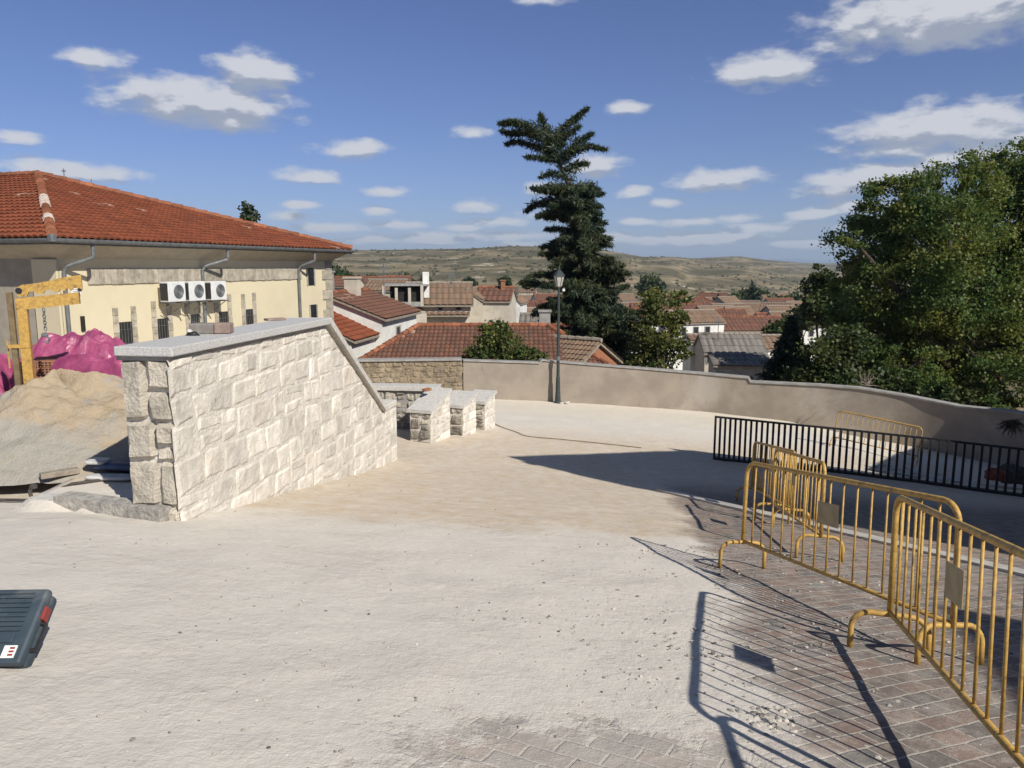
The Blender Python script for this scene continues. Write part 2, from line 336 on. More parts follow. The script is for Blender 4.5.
def ground_material():
    m, nt, b = newmat('dusty_setts'); P = worldpos(nt)
    sp = nd(nt, 'ShaderNodeSeparateXYZ'); nt.links.new(P, sp.inputs[0]); x, y = sp.outputs[0], sp.outputs[1]
    # setts: laid one way in front and another along the barriers
    wob = nd(nt, 'ShaderNodeTexNoise'); wob.inputs['Scale'].default_value = 9; nt.links.new(P, wob.inputs['Vector'])
    def setts(ang):
        mp = nd(nt, 'ShaderNodeMapping'); nt.links.new(P, mp.inputs[0]); mp.inputs['Rotation'].default_value = (0, 0, R(ang))
        va = nd(nt, 'ShaderNodeVectorMath'); va.operation = 'MULTIPLY_ADD'; nt.links.new(wob.outputs['Color'], va.inputs[0]); va.inputs[1].default_value = (.02, .02, 0); nt.links.new(mp.outputs[0], va.inputs[2])
        br = nd(nt, 'ShaderNodeTexBrick'); nt.links.new(va.outputs[0], br.inputs['Vector'])
        for k_, v_ in (('Scale',1),('Brick Width',.225),('Row Height',.13),('Mortar Size',.008),('Mortar Smooth',.4),('Bias',0)): br.inputs[k_].default_value = v_
        br.inputs['Color1'].default_value = (.25,.17,.135,1); br.inputs['Color2'].default_value = (.14,.13,.12,1); br.inputs['Mortar'].default_value = (.40,.365,.315,1)
        return br
    b1, b2 = setts(27), setts(-27); sel = mrange(nt, mth(nt, 'MULTIPLY_ADD', y, -.16, x), .62, .66)
    bcol = mixc(nt, sel, b1.outputs['Color'], b2.outputs['Color'])
    bf = nd(nt, 'ShaderNodeMix'); nt.links.new(sel, bf.inputs[0]); nt.links.new(b1.outputs['Fac'], bf.inputs[2]); nt.links.new(b2.outputs['Fac'], bf.inputs[3]); bfac = bf.outputs[0]
    pv = mixc(nt, mrange(nt, noise_tex(nt, P, 22, 6, .65), .45, .75, 0, .5), bcol, (.31,.28,.245))
    # dust: thick over most, thin to the right and in a patch at the front
    edge = mth(nt, 'ADD', x, mth(nt, 'MULTIPLY_ADD', y, -.155, -.62))       # > 0 to the right of the dust's rim
    n1 = noise_tex(nt, P, .9, 7, .68, .15); n2 = noise_tex(nt, P, 4.5, 7, .7, .1); n3 = noise_tex(nt, P, 17, 5, .65)
    right = mrange(nt, mth(nt, 'ADD', edge, mth(nt, 'MULTIPLY_ADD', n1, 1.5, mth(nt, 'MULTIPLY_ADD', n2, .7, -1.1))), -.02, .42)
    far = mrange(nt, mth(nt, 'MULTIPLY_ADD', n1, 2.0, y), 14.2, 17, 1, 0); right = mth(nt, 'MULTIPLY', right, far)
    dx = mth(nt, 'MULTIPLY', mth(nt, 'ADD', x, -.45), .85); dy = mth(nt, 'MULTIPLY', mth(nt, 'ADD', y, -2.9), 1.5)
    rr = mth(nt, 'SQRT', mth(nt, 'ADD', mth(nt, 'MULTIPLY', dx, dx), mth(nt, 'MULTIPLY', dy, dy)))
    front = mrange(nt, mth(nt, 'ADD', rr, mth(nt, 'MULTIPLY_ADD', n1, 1.7, mth(nt, 'MULTIPLY_ADD', n2, 2.0, -1.78))), .58, 1.0, .5, 0)
    bare = mth(nt, 'MAXIMUM', right, front)
    thin = mth(nt, 'MULTIPLY', bare, mrange(nt, n2, .38, .66, 1.0, .70))
    sand = mixc(nt, mrange(nt, n1, .35, .65), (.66,.61,.54), (.60,.55,.485))
    sand = mixc(nt, mrange(nt, n3, .35, .75, 0, .45), sand, (.52,.47,.40))
    # ochre band across the slope, greyer dust near
    och = mth(nt, 'MULTIPLY', mrange(nt, mth(nt, 'MULTIPLY_ADD', n1, 2.4, y), 9.5, 10.4), mrange(nt, mth(nt, 'MULTIPLY_ADD', n1, 4, y), 21, 25, 1, 0))
    sand = mixc(nt, mth(nt, 'MULTIPLY', och, mrange(nt, n2, .3, .7, .25, .9)), sand, (.51,.405,.285))
    fr = mrange(nt, y, 23.5, 25.5); sand = mixc(nt, mth(nt, 'MULTIPLY', fr, .7), sand, (.62,.56,.46))
    gr = mth(nt, 'MULTIPLY', mrange(nt, n2, .55, .75), mrange(nt, y, 8, 5, 0, .45)); sand = mixc(nt, gr, sand, (.45,.435,.41))
    col = mixc(nt, thin, sand, pv)
    nt.links.new(col, b.inputs['Base Color']); b.inputs['Roughness'].default_value = .95; b.inputs['Specular IOR Level'].default_value = .12
    # relief
    hs = mth(nt, 'MULTIPLY_ADD', n2, .55, mth(nt, 'MULTIPLY', n3, .30))
    st = nd(nt, 'ShaderNodeMapping'); nt.links.new(P, st.inputs[0]); st.inputs['Rotation'].default_value = (0, 0, R(40)); st.inputs['Scale'].default_value = (1, 1.8, 1)
    tr = noise_tex(nt, st.outputs[0], 2.2, 7, .62, .1)
    vo = nd(nt, 'ShaderNodeTexVoronoi'); vo.inputs['Scale'].default_value = 13; nt.links.new(P, vo.inputs['Vector']); clod = mrange(nt, vo.outputs['Distance'], .05, .35, 1, 0)
    clod = mth(nt, 'MULTIPLY', clod, mrange(nt, n2, .55, .68))
    hs = mth(nt, 'MULTIPLY_ADD', tr, .16, mth(nt, 'MULTIPLY_ADD', clod, .22, hs))
    rn = noise_tex(nt, P, 3.4, 5, .6, .0); rid = mth(nt, 'SUBTRACT', 1.0, mth(nt, 'ABSOLUTE', mth(nt, 'MULTIPLY_ADD', rn, 7.0, -3.5))); rid = mth(nt, 'MAXIMUM', rid, 0)
    hs = mth(nt, 'MULTIPLY_ADD', rid, mth(nt, 'MULTIPLY', mrange(nt, n1, .42, .6), .22), hs)
    wo = nd(nt, 'ShaderNodeMapping'); nt.links.new(P, wo.inputs[0]); wo.inputs['Location'].default_value = (5, -1, 0); wo.inputs['Scale'].default_value = (1, 1, 0)
    wv = nd(nt, 'ShaderNodeTexWave'); wv.wave_type = 'RINGS'; wv.rings_direction = 'Z'; nt.links.new(wo.outputs[0], wv.inputs['Vector'])
    for k_, v_ in (('Scale',.55),('Distortion',5.0),('Detail',3.0),('Detail Scale',1.2),('Detail Roughness',.6)): wv.inputs[k_].default_value = v_
    sweep = mth(nt, 'MULTIPLY', mrange(nt, wv.outputs['Fac'], .78, 1.0), mrange(nt, n1, .45, .58)); hs = mth(nt, 'MULTIPLY_ADD', sweep, .20, hs)
    fine = noise_tex(nt, P, 70, 4, .6); hs = mth(nt, 'MULTIPLY_ADD', fine, .22, hs)
    hp = mth(nt, 'MULTIPLY_ADD', bfac, -.6, mth(nt, 'MULTIPLY_ADD', n3, .22, mth(nt, 'MULTIPLY', fine, .12)))
    n = nd(nt, 'ShaderNodeMix'); nt.links.new(thin, n.inputs[0]); nt.links.new(hs, n.inputs[2]); nt.links.new(hp, n.inputs[3])
    bump(nt, b, n.outputs[0], .62, .03)
    return m
def make_ground():
    def axis(lo, hi, fine0, fine1, a, bstep):
        t = [lo]
        while t[-1] < hi: t.append(t[-1]+(a if fine0 <= t[-1] <= fine1 else bstep))
        return t
    xs = axis(-24, 32, -6, 7, .1, .6); ys = axis(-16, 29.2, 1.5, 12, .1, .3)
    mb = MB(); idx = {}
    for j, y in enumerate(ys):
        for i, x in enumerate(xs):
            n = noise.fractal(Vector((x*.7, y*.7, 3)), .9, 2, 4)*.016+noise.fractal(Vector((x*2.6, y*2.6, 9)), .8, 2, 3)*.007
            k = min(1, max(.25, (3.5-x+.15*y)/2)) if y < 15 else 1
            mb.v.append((x, y, ground_z(x, y)+n*k))
    nx = len(xs)
    for j in range(len(ys)-1):
        for i in range(nx-1):
            if inside_wall((xs[i]+xs[i+1])/2, (ys[j]+ys[j+1])/2): mb.f.append((j*nx+i, j*nx+i+1, (j+1)*nx+i+1, (j+1)*nx+i))
    o = mb.build('ground', ground_material(), smooth=True, origin=(0,0,0)); tag(o, kind='structure')
make_ground()

# ------------------------------------------------------------------ land beyond: falls to the valley, hills behind
SKYLINE = [(-400,255,1500),(0,254,1500),(330,251,1500),(400,250,1450),(470,249,1300),(510,246.5,1250),(545,247,1250),(600,250,1300),(640,257,1500),(670,257,1600),(690,258.5,2200),(735,256.5,2600),(760,260,3000),(800,263,4200),(860,264,4500),(1024,263,4500),(1500,263,4500)]
def land(x, y):
    r = math.hypot(x, y)
    if y < 5:
        return -9 if r > 30 else -9
    t = x/max(y, 1e-3); u = 512+F*max(-1.8, min(1.8, t))*.99
    su = [q[0] for q in SKYLINE]; v = np.interp(u, su, [q[1] for q in SKYLINE]); Rs = np.interp(u, su, [q[2] for q in SKYLINE])
    zs = (267-v)/F*Rs
    base = np.interp(y, [0, 27, 31, 45, 70, 120, 200, 330], [-9, -9, -9, -9.5, -11.5, -16, -22, -27])
    if y <= 330: z = base
    else:
        q = (y-330)/(Rs-330)
        if q <= 1:
            prof = np.interp(q, [0, .12, .3, .45, .62, .8, .93, 1], [0, .10, .40, .60, .74, .87, .96, 1])
            z = -27+(zs+27)*prof
            z += noise.fractal(Vector((x*.006, y*.006, 0)), 1, 2, 5)*6*math.sin(math.pi*min(1, q))+noise.fractal(Vector((x*.02, y*.02, 5)), 1, 2, 4)*1.6*math.sin(math.pi*min(1,q))
        else: z = max(-110, zs-(y-Rs)*.012-1)
    return float(z)
def land_material():
    m, nt, b = newmat('scrub_hills'); P = worldpos(nt)
    sp = nd(nt, 'ShaderNodeSeparateXYZ'); nt.links.new(P, sp.inputs[0])
    n0 = noise_tex(nt, P, .006, 7, .65, .3); n1 = noise_tex(nt, P, .03, 7, .68, .3); n2 = noise_tex(nt, P, .16, 6, .7)
    c = mixc(nt, mrange(nt, n0, .35, .62), (.235,.185,.115), (.13,.115,.073))
    c = mixc(nt, mrange(nt, n1, .45, .62, 0, .85), c, (.095,.092,.055))
    c = mixc(nt, mrange(nt, n2, .53, .64, 0, .7), c, (.065,.068,.042))
    c = mixc(nt, mth(nt, 'MULTIPLY', mrange(nt, n1, .35, .42, 1, 0), .85), c, (.44,.39,.30))
    # terraces along the slopes
    wv = mth(nt, 'SINE', mth(nt, 'MULTIPLY_ADD', sp.outputs[2], .55, mth(nt, 'MULTIPLY', n0, 16)))
    c = mixc(nt, mrange(nt, wv, .55, .95, 0, .6), c, (.30,.24,.15)); c = mixc(nt, mrange(nt, wv, -.6, -.95, 0, .55), c, (.075,.072,.048))
    nt.links.new(c, b.inputs['Base Color']); b.inputs['Roughness'].default_value = 1; b.inputs['Specular IOR Level'].default_value = 0
    bump(nt, b, n2, 1, 1.5)
    return m
def make_land():
    azs = [R(a) for a in np.concatenate([np.arange(-180, -52, 6), np.arange(-52, 52.01, .33), np.arange(56, 180, 6)])]
    rs = list(np.concatenate([[1, 12, 20, 26, 30, 33, 37, 42, 50, 60, 75, 90, 110, 135, 165, 200, 240, 280, 330], np.arange(355, 1700, 24), np.geomspace(1720, 5000, 40), [6000, 9000, 14000, 20500]]))
    mb = MB()
    for r in rs:
        for a in azs:
            x, y = r*math.sin(a), r*math.cos(a); mb.v.append((x, y, land(x, y)))
    n = len(azs)
    for j in range(len(rs)-1):
        for i in range(n): mb.f.append((j*n+i, j*n+(i+1) % n, (j+1)*n+(i+1) % n, (j+1)*n+i))
    tag(mb.build('hills', land_material(), smooth=True, origin=(0,0,0)), kind='structure')
make_land()
def far_mountains():
    mb = MB(); pts = []
    for k in range(81):
        u = 560+k*8; h = 4.0+2.2*noise.fractal(Vector((k*.13, 1, 0)), 1, 2, 4)
        h *= 0.35+.65*math.exp(-((u-775)/110)**2); pts.append((ray(u, 262), h))
    D = 16000
    for (d, h) in pts:
        x, y = d.x*D, D
        mb.v += [(x, y-1500, -120), (x, y, (3.5+h)/F*D), (x, y+1500, -120)]
    for k in range(80): mb.f += [(k*3, k*3+3, k*3+4, k*3+1), (k*3+1, k*3+4, k*3+5, k*3+2)]
    tag(mb.build('mountains', mat('far_forest', (.10,.11,.07), (.08,.085,.055), 1, .0004, 0), smooth=True), kind='structure')
far_mountains()
def land_bushes():
    V = []; Fc = []
    rnd = random.Random(3); ico = []
    bm = bmesh.new(); bmesh.ops.create_icosphere(bm, subdivisions=1, radius=1); bm.verts.index_update(); iv = [v.co.copy() for v in bm.verts]; jf = [[v.index for v in f.verts] for f in bm.faces]; bm.free()
    mb = MB(); n = 0
    while n < 2600:
        y = 300*math.exp(rnd.random()*1.75); x = y*rnd.uniform(-.36, .62)
        if noise.fractal(Vector((x*.008, y*.008, 2)), 1, 2, 4) < rnd.uniform(-.25, .3): continue
        s = rnd.uniform(.5, 1.5)*(1 if y < 700 else 1.25); z = land(x, y); n += 1
        ax, ay, az_ = s*rnd.uniform(.8, 1.6), s*rnd.uniform(.8, 1.4), s*rnd.uniform(.5, .9)
        mb.add([Vector((x+q.x*ax*(1+rnd.uniform(-.25,.25)), y+q.y*ay, z+q.z*az_*(1+rnd.uniform(-.3,.3))+.3*s)) for q in iv], jf)
    tag(mb.build('hillside_scrub', M['scrub'], origin=(0,0,0)), 'dark low scrub dotted over the dry hills behind the town', 'scrub', kind='stuff')
land_bushes()

# clear air that only tells over kilometres
def haze():
    m = bpy.data.materials.new('haze'); m.use_nodes = True; nt = m.node_tree; nt.nodes.clear()
    o = nt.nodes.new('ShaderNodeOutputMaterial'); v = nt.nodes.new('ShaderNodeVolumePrincipled')
    v.inputs['Color'].default_value = (.64,.80,1,1); v.inputs['Density'].default_value = .00013; v.inputs['Anisotropy'].default_value = .1
    nt.links.new(v.outputs[0], o.inputs['Volume'])
    ob = MB().box((0,0,35), (44000,44000,410)).build('haze', m, origin=(0,0,0)); tag(ob, 'thin bluish air over the valley and the distant hills', 'haze', kind='stuff')
haze()

# ------------------------------------------------------------------ tiled roofs
def tile_sheet(mb, poly, eave_dir, pitch=.22, row=.38, amp=.045, sub=6):
    """real tile relief on a convex roof plane; poly starts with the two eave points"""
    P = [Vector(p) for p in poly]; X = Vector(eave_dir).normalized()
    n = (P[1]-P[0]).cross(P[2]-P[0]).normalized()
    if n.z < 0: n = -n
    Y = n.cross(X).normalized()
    if Y.z < 0: Y = -Y
    q = [((p-P[0]).dot(X), (p-P[0]).dot(Y)) for p in P]
    area = sum(q[i][0]*q[(i+1) % len(q)][1]-q[(i+1) % len(q)][0]*q[i][1] for i in range(len(q)))
    if area < 0: q = q[::-1]
    def ins(s, t):
        for i in range(len(q)):
            a, b = q[i], q[(i+1) % len(q)]
            if (b[0]-a[0])*(t-a[1])-(b[1]-a[1])*(s-a[0]) < -.02: return False
        return True
    s0 = min(a[0] for a in q); s1 = max(a[0] for a in q); t1 = max(a[1] for a in q); t0 = min(a[1] for a in q)
    ns = max(1, int((s1-s0)/pitch*sub)); nt_ = max(1, int(math.ceil((t1-t0)/row)))
    ss = np.linspace(s0, s1, ns+1)
    prof = [amp*abs(math.sin(math.pi*s/pitch)) for s in ss]
    for j in range(nt_):
        ta, tb = t0+j*row, min(t1, t0+(j+1)*row)
        base = len(mb.v)
        for (t, lift) in ((ta, .045), (tb, .0)):
            for k, s in enumerate(ss):
                mb.uv[len(mb.v)] = (s, ta+.5*row); mb.v.append(tuple(P[0]+X*s+Y*t+n*(prof[k]+lift)))
        for k in range(ns):
            if ins((ss[k]+ss[k+1])/2, (ta+tb)/2): mb.f.append((base+k, base+k+1, base+ns+1+k+1, base+ns+1+k))
        # lip of the row
        if j >= 0:
            b2 = len(mb.v)
            for k, s in enumerate(ss):
                mb.uv[len(mb.v)] = (s, ta+.5*row); mb.v.append(tuple(P[0]+X*s+Y*ta+n*(prof[k]-.012)))
            for k in range(ns):
                if ins((ss[k]+ss[k+1])/2, (ta+tb)/2): mb.f.append((b2+k, b2+k+1, base+k+1, base+k))
    return mb
def ridge_caps(mb, a, b, r=.11, step=.45):
    a, b = Vector(a), Vector(b); L = (b-a).length; n = max(1, int(L/step)); d = (b-a)/n
    for i in range(n):
        p = a+d*i; mb.tube([p, p+d*1.08], [r*1.22, r*.88], 8)
    return mb

# ------------------------------------------------------------------ the cream building on the left
def cream_building():
    d = Vector((.311,.9504,0)).normalized(); n = Vector((d.y,-d.x,0))
    ov = .68; W1 = Vector((-12.27,20.8,0))+(n-d)*(1-ov); W2 = W1+d*(12.9+2*(1-ov))
    t = thing('cream_building', 'cream rendered building with wide red tiled hip roof and grey gutters', 'building', (-14, 26, -6))
    zt, zb, zg = .23, -7, .74
    U = lambda p, z: Vector((p.x, p.y, z))
    BL = W1-n*26; BR = W2-n*26
    mb = MB(); P = [W1, W2, BR, BL]
    for a, b in ((0,1),(1,2),(2,3)): mb.poly([U(P[a],zb),U(P[b],zb),U(P[b],zt),U(P[a],zt)])
    mb.build('wall', M['cream'], t)
    mb = MB(); mb.poly([U(BL,zb),U(W1,zb),U(W1,zt),U(BL,zt)]); o = mb.build('end_wall', M['shaded_wall'], t)  # shade on this side is painted in as a duller wall colour
    # pale corner pilaster
    mb = MB(); mb.box(U(W1-n*.42-d*.02,-3.4), (.84,.10,7.2), n); mb.build('pilaster', M['cream'], t)
    # sloping eave boards
    G = [W1+n*ov-d*ov, W2+n*ov+d*ov, W2-n*27+d*ov, W1-n*27-d*ov]
    mb = MB()
    mb.poly([U(W1,zt),U(W2,zt),U(G[1],zg-.06),U(G[0],zg-.06)]); mb.poly([U(BL,zt),U(W1,zt),U(G[0],zg-.06),U(G[3],zg-.06)])
    mb.poly([U(W2,zt),U(BR,zt),U(G[2],zg-.06),U(G[1],zg-.06)])
    mb.build('soffit', M['soffit'], t)
    # rough stone band under the eave (stones in one course)
    mb = MB(); s = .9
    while s < 11.2:
        wd = random.uniform(.16,.34); hgt = .44+random.uniform(-.02,.02)
        mb.box(U(W1+d*(s+wd/2)+n*.015,-.27), (wd-.012,.05+random.uniform(0,.02),hgt), d, bevel=.01); s += wd
    mb.build('stone_band', M['stone_band'], t)
    # quoin at the far corner
    mb = MB(); z = -6.0; k = 0
    while z < .15:
        hh = .42; L = .75 if k % 2 else .5
        mb.box(U(W2-d*(L/2-.03)+n*.01, z+hh/2), (L,.08,hh-.012), d, bevel=.01); z += hh; k += 1
    mb.build('quoin', M['stone_band'], t)
    # roof
    A = Vector((-17.80,29.4,3.40)); hv = -n
    mb = MB(); tile_sheet(mb, [U(G[0],zg),U(G[1],zg),A], d); mb2 = mb.build('roof', M['terracotta'], t)
    A2 = A+hv*18
    mb = MB(); tile_sheet(mb, [U(G[0],zg),U(G[3],zg),A2,A], -n); mb.build('roof', M['terracotta'], t)
    mb = MB(); tile_sheet(mb, [U(G[1],zg),U(G[2],zg),A2,A], -n, sub=4); mb.build('roof', M['terracotta'], t)
    mb = MB(); up = Vector((0,0,.07)); ridge_caps(mb, U(G[0],zg)+up, A+up); ridge_caps(mb, U(G[1],zg)+up, A+up); ridge_caps(mb, A+up, A2+up)
    rd = mb.build('ridge', M['ridge'], t)
    e = A-U(G[0],zg)
    for q in (.16,.19,.37,.41,.45,.49): MB().tube([U(G[0],zg)+up+e*q, U(G[0],zg)+up+e*(q+.018)], .142, 8).build('mortar_patch', M['ridge_white'], rd)
    def alongu(u):      # distance along the facade for a picture column
        k = (u-512)/F/CP; # x = k*(y) approx
        kk = ray(u, 300).x; return (kk*W1.y-W1.x)/(d.x-kk*d.y)
    # gutters and downpipes
    def gutter(a, b):
        ax = (b-a).normalized(); sd_ = Vector((ax.y,-ax.x,0)); m = MB(); vs = []
        for p in (a, b):
            for k in range(9):
                q = math.pi*k/8; vs.append(U(p,zg-.02)+sd_*(.075+.075*math.cos(q))+Vector((0,0,-.11*math.sin(q))))
        m.add(vs, [(k,k+1,9+k+1,9+k) for k in range(8)]); m.box(U((a+b)/2,zg-.09)+sd_*.0, ((b-a).length,.02,.16), ax)
        m.build('gutter', M['gutter'], t)
    gutter(G[0], G[1]); gutter(G[3], G[0])
    mb = MB(); mb.box(U(G[0],zg-.02)+(n-d)*.05, (.17,.17,.2), n, bevel=.03); mb.build('gutter_corner', M['gutter'], t)
    for s, ds in ((alongu(64), .45), (alongu(202), .6), (alongu(298), .3)):
        so_ = s+ds; p = W1+d*so_+n*(ov-.02); q = W1+d*s+n*.09
        m = MB(); m.tube([U(p,zg-.1),U(p,zg-.42),U(p*.96+q*.04,zg-.5),U(q*.9+p*.1,.02),U(q,-.1),U(q,-6.9)], .055, 8); m.build('downpipe', M['gutter'], t)
    # small barred windows with stone jambs
    for (u0,u1,v0,v1) in ((116.5,129.5,322.5,350),(155,166,319,345),(188.5,198,315,333),(217.5,227,312,330),(244.5,252,309.5,325)):
        a, b = alongu(u0), alongu(u1); c = W1+d*((a+b)/2); z1 = ray(u0,v0).z*(W1+d*a).y; z0 = z1-.86; wdt = b-a
        w_ = MB().box(U(c+n*.004,(z0+z1)/2), (wdt,.03,z1-z0), d).build('window', M['dark'], t)
        for sgn in (-1,1):
            f = MB(); z = z0-.1
            while z < z1+.42:
                hh = random.uniform(.2,.3); f.box(U(c+d*(sgn*(wdt/2+.10))+n*.012, z+hh/2), (.19+random.uniform(-.02,.02),.05,hh-.01), d, bevel=.006); z += hh
            f.build('jamb', M['stone_band'], w_)
        g = MB()
        for k in range(4): g.tube([U(c+d*(wdt*(-.36+.24*k))+n*.035,z0+.03),U(c+d*(wdt*(-.36+.24*k))+n*.035,z1-.03)], .007, 5)
        for zz in (z0+.22,z1-.22): g.tube([U(c-d*wdt*.48+n*.035,zz),U(c+d*wdt*.48+n*.035,zz)], .007, 5)
        g.build('grille', M['gutter'], w_)
    for (s, z0, z1) in ((11.95,-.75,-.05),(12.05,-2.35,-1.55)):
        w_ = MB().box(U(W1+d*s+n*.005,(z0+z1)/2), (.46,.03,z1-z0), d).build('window', M['dark_glass'], t)
        for sg in (-1,1): MB().box(U(W1+d*(s+sg*.27)+n*.02,(z0+z1)/2), (.06,.05,z1-z0), d).build('jamb', M['stone_band'], w_)
    # vent slit near the corner
    MB().box(U(W1+d*.62+n*.01,-1.55), (.12,.06,.42), d).build('wall_vent', M['dark'], t)
    # air conditioners: hang on the wall, each lifts away
    labs = ['white air conditioner on the cream wall, nearest of the three', 'white air conditioner on the cream wall, middle of the three', 'white air conditioner on the cream wall, farthest of the three']
    for i, (u0, u1, v0) in enumerate(((175.5,187,283.5),(194,207.5,283.2),(216,227,283))):
        a, b = alongu(u0)-.75, alongu(u1)-.75; c = W1+d*((a+b)/2)+n*.36; z1 = ray(u0,v0).z*(W1+d*a).y*.99+.05; H = .62; L = .74
        ac = thing('air_conditioner', labs[i], 'air conditioner', U(c,z1-H), 'air conditioners on the cream wall')
        MB().box(U(c,z1-H/2), (L,.34,H), d, bevel=.02).build('casing', M['white_metal'], ac)
        g = MB(); cc = U(c+d*.06+n*.173,z1-H/2)
        for rr in (.05,.09,.13,.17,.21): g.tube([cc+d*(rr*math.cos(q))+Vector((0,0,rr*math.sin(q)))+n*.012 for q in np.linspace(0,2*math.pi,19)], .007, 4, False)
        vs = [cc+d*(.21*math.cos(q))+Vector((0,0,.21*math.sin(q)))+n*.003 for q in np.linspace(0,2*math.pi,24,endpoint=False)]
        g.build('fan_grille', M['gutter'], ac); MB().poly(vs).build('fan_opening', M['gutter'], ac)
        g = MB()
        for k in range(9): g.box(U(c-d*(L/2+.004)+n*(-.13+.033*k),z1-H/2), (.012,.018,H*.85), d)
        g.build('side_grille', M['dark'], ac)
        for sg in (-1,1):
            g = MB(); e0 = U(c+d*sg*L*.36,z1-H-.03); g.box(e0, (.04,.60,.04), d); g.tube([e0-n*.25+Vector((0,0,-.3)), e0+n*.2], .015, 5)
            g.build('bracket', M['gutter'], ac)
    s_ = alongu(75.5); c = W1+d*s_+n*.03
    sg = tag(MB().box(U(c,-.62), (.30,.02,.26), d).build('notice', M['sticker']), 'small white notice fixed high on the cream wall', 'notice')
    m = MB()
    for k in range(3): m.box(U(c+n*.012,-.56-.05*k), (.2,.004,.012), d)
    m.build('print', M['gutter'], sg)
    # weather cock and cross on the far roof behind the ridge
    p = A2*.0+Vector((-17.3,30.2,3.0)); m = MB(); m.tube([p,p+Vector((0,0,.75))], .02, 6); m.box(p+Vector((0,0,.66)), (.16,.03,.04)); m.lathe(p+Vector((0,0,.35)), [(.02,-.2),(.2,-.18),(.14,-.02),(.04,.1)], 8)
    tag(m.build('vent_cowl', M['gutter']), 'small grey cowl with a rod above the red roof ridge', 'cowl')
    p = Vector((-16.7,31.0,2.75)); m = MB(); m.tube([p,p+Vector((0,0,.7))], .016, 6); m.box(p+Vector((0,0,.5)), (.26,.02,.03))
    tag(m.build('aerial', M['gutter']), 'thin aerial shaped like a cross above the red roof', 'aerial')
cream_building()

# ------------------------------------------------------------------ masonry
def stones(mb, o, X, n, L, H, course=(.24,.34), width=(.25,.6), relief=.015, rough=.012, top=None, gap=.012, k=6, bottom=0, seed=1, jitter=.02, split=.18, edge=.01):
    rnd = random.Random(seed); o, X, n = Vector(o), Vector(X), Vector(n); Z = Vector((0,0,1)); t = bottom
    def cell(s0, s1, t0, t1):
        if top and min(top(s0), top(s1)) < t0+.04 and max(top(s0), top(s1)) < t0+.08: return
        cj = [rnd.uniform(-jitter, jitter) for _ in range(8)]; dep = relief*rnd.uniform(.5, 1.25); ox = rnd.uniform(0, 99)
        kx = max(4, int((s1-s0)/.06)+2); ky = max(4, int((t1-t0)/.06)+2)
        vs = []
        tiltx, tilty = rnd.uniform(-.5,.5)*relief, rnd.uniform(-.5,.5)*relief
        for j in range(ky+1):
            for i in range(kx+1):
                a, b = i/kx, j/ky
                e = min(a, 1-a, b, 1-b)
                rim = 0 if e == 0 else 1
                if e == 0 : a2, b2 = a, b
                s = s0+gap/2+(s1-s0-gap)*a+cj[0]*(1-a)*(1-b)+cj[1]*a*(1-b)+cj[2]*(1-a)*b+cj[3]*a*b
                tt = t0+gap/2+(t1-t0-gap)*b+cj[4]*(1-a)*(1-b)+cj[5]*a*(1-b)+cj[6]*(1-a)*b+cj[7]*a*b
                ns = noise.fractal(Vector((s*5+ox, tt*5, ox)), .8, 2, 4)
                s += noise.noise(Vector((tt*9+ox, s*9, 1)))*.012*(1 if e < .3 else .5); tt += noise.noise(Vector((s*9, tt*9+ox, 4)))*.012*(1 if e < .3 else .5)
                if top: tt = min(tt, top(s)-.01)
                h = -edge if rim == 0 else dep+tiltx*(a-.5)+tilty*(b-.5)+ns*rough
                vs.append(o+X*s+Z*tt+n*h)
        mb.add(vs, [(j*(kx+1)+i, j*(kx+1)+i+1, (j+1)*(kx+1)+i+1, (j+1)*(kx+1)+i) for j in range(ky) for i in range(kx)])
    while t < H-.05:
        hh = rnd.uniform(*course)
        if H-(t+hh) < course[0]*.6: hh = H-t
        s = 0
        while s < L-.03:
            wd = rnd.uniform(*width)
            if L-(s+wd) < width[0]*.7: wd = L-s
            if rnd.random() < split and hh > .2:
                q = rnd.uniform(.35,.65); cell(s, s+wd, t, t+hh*q); cell(s, s+wd, t+hh*q, t+hh)
            else: cell(s, s+wd, t, t+hh)
            s += wd
        t += hh
    return mb
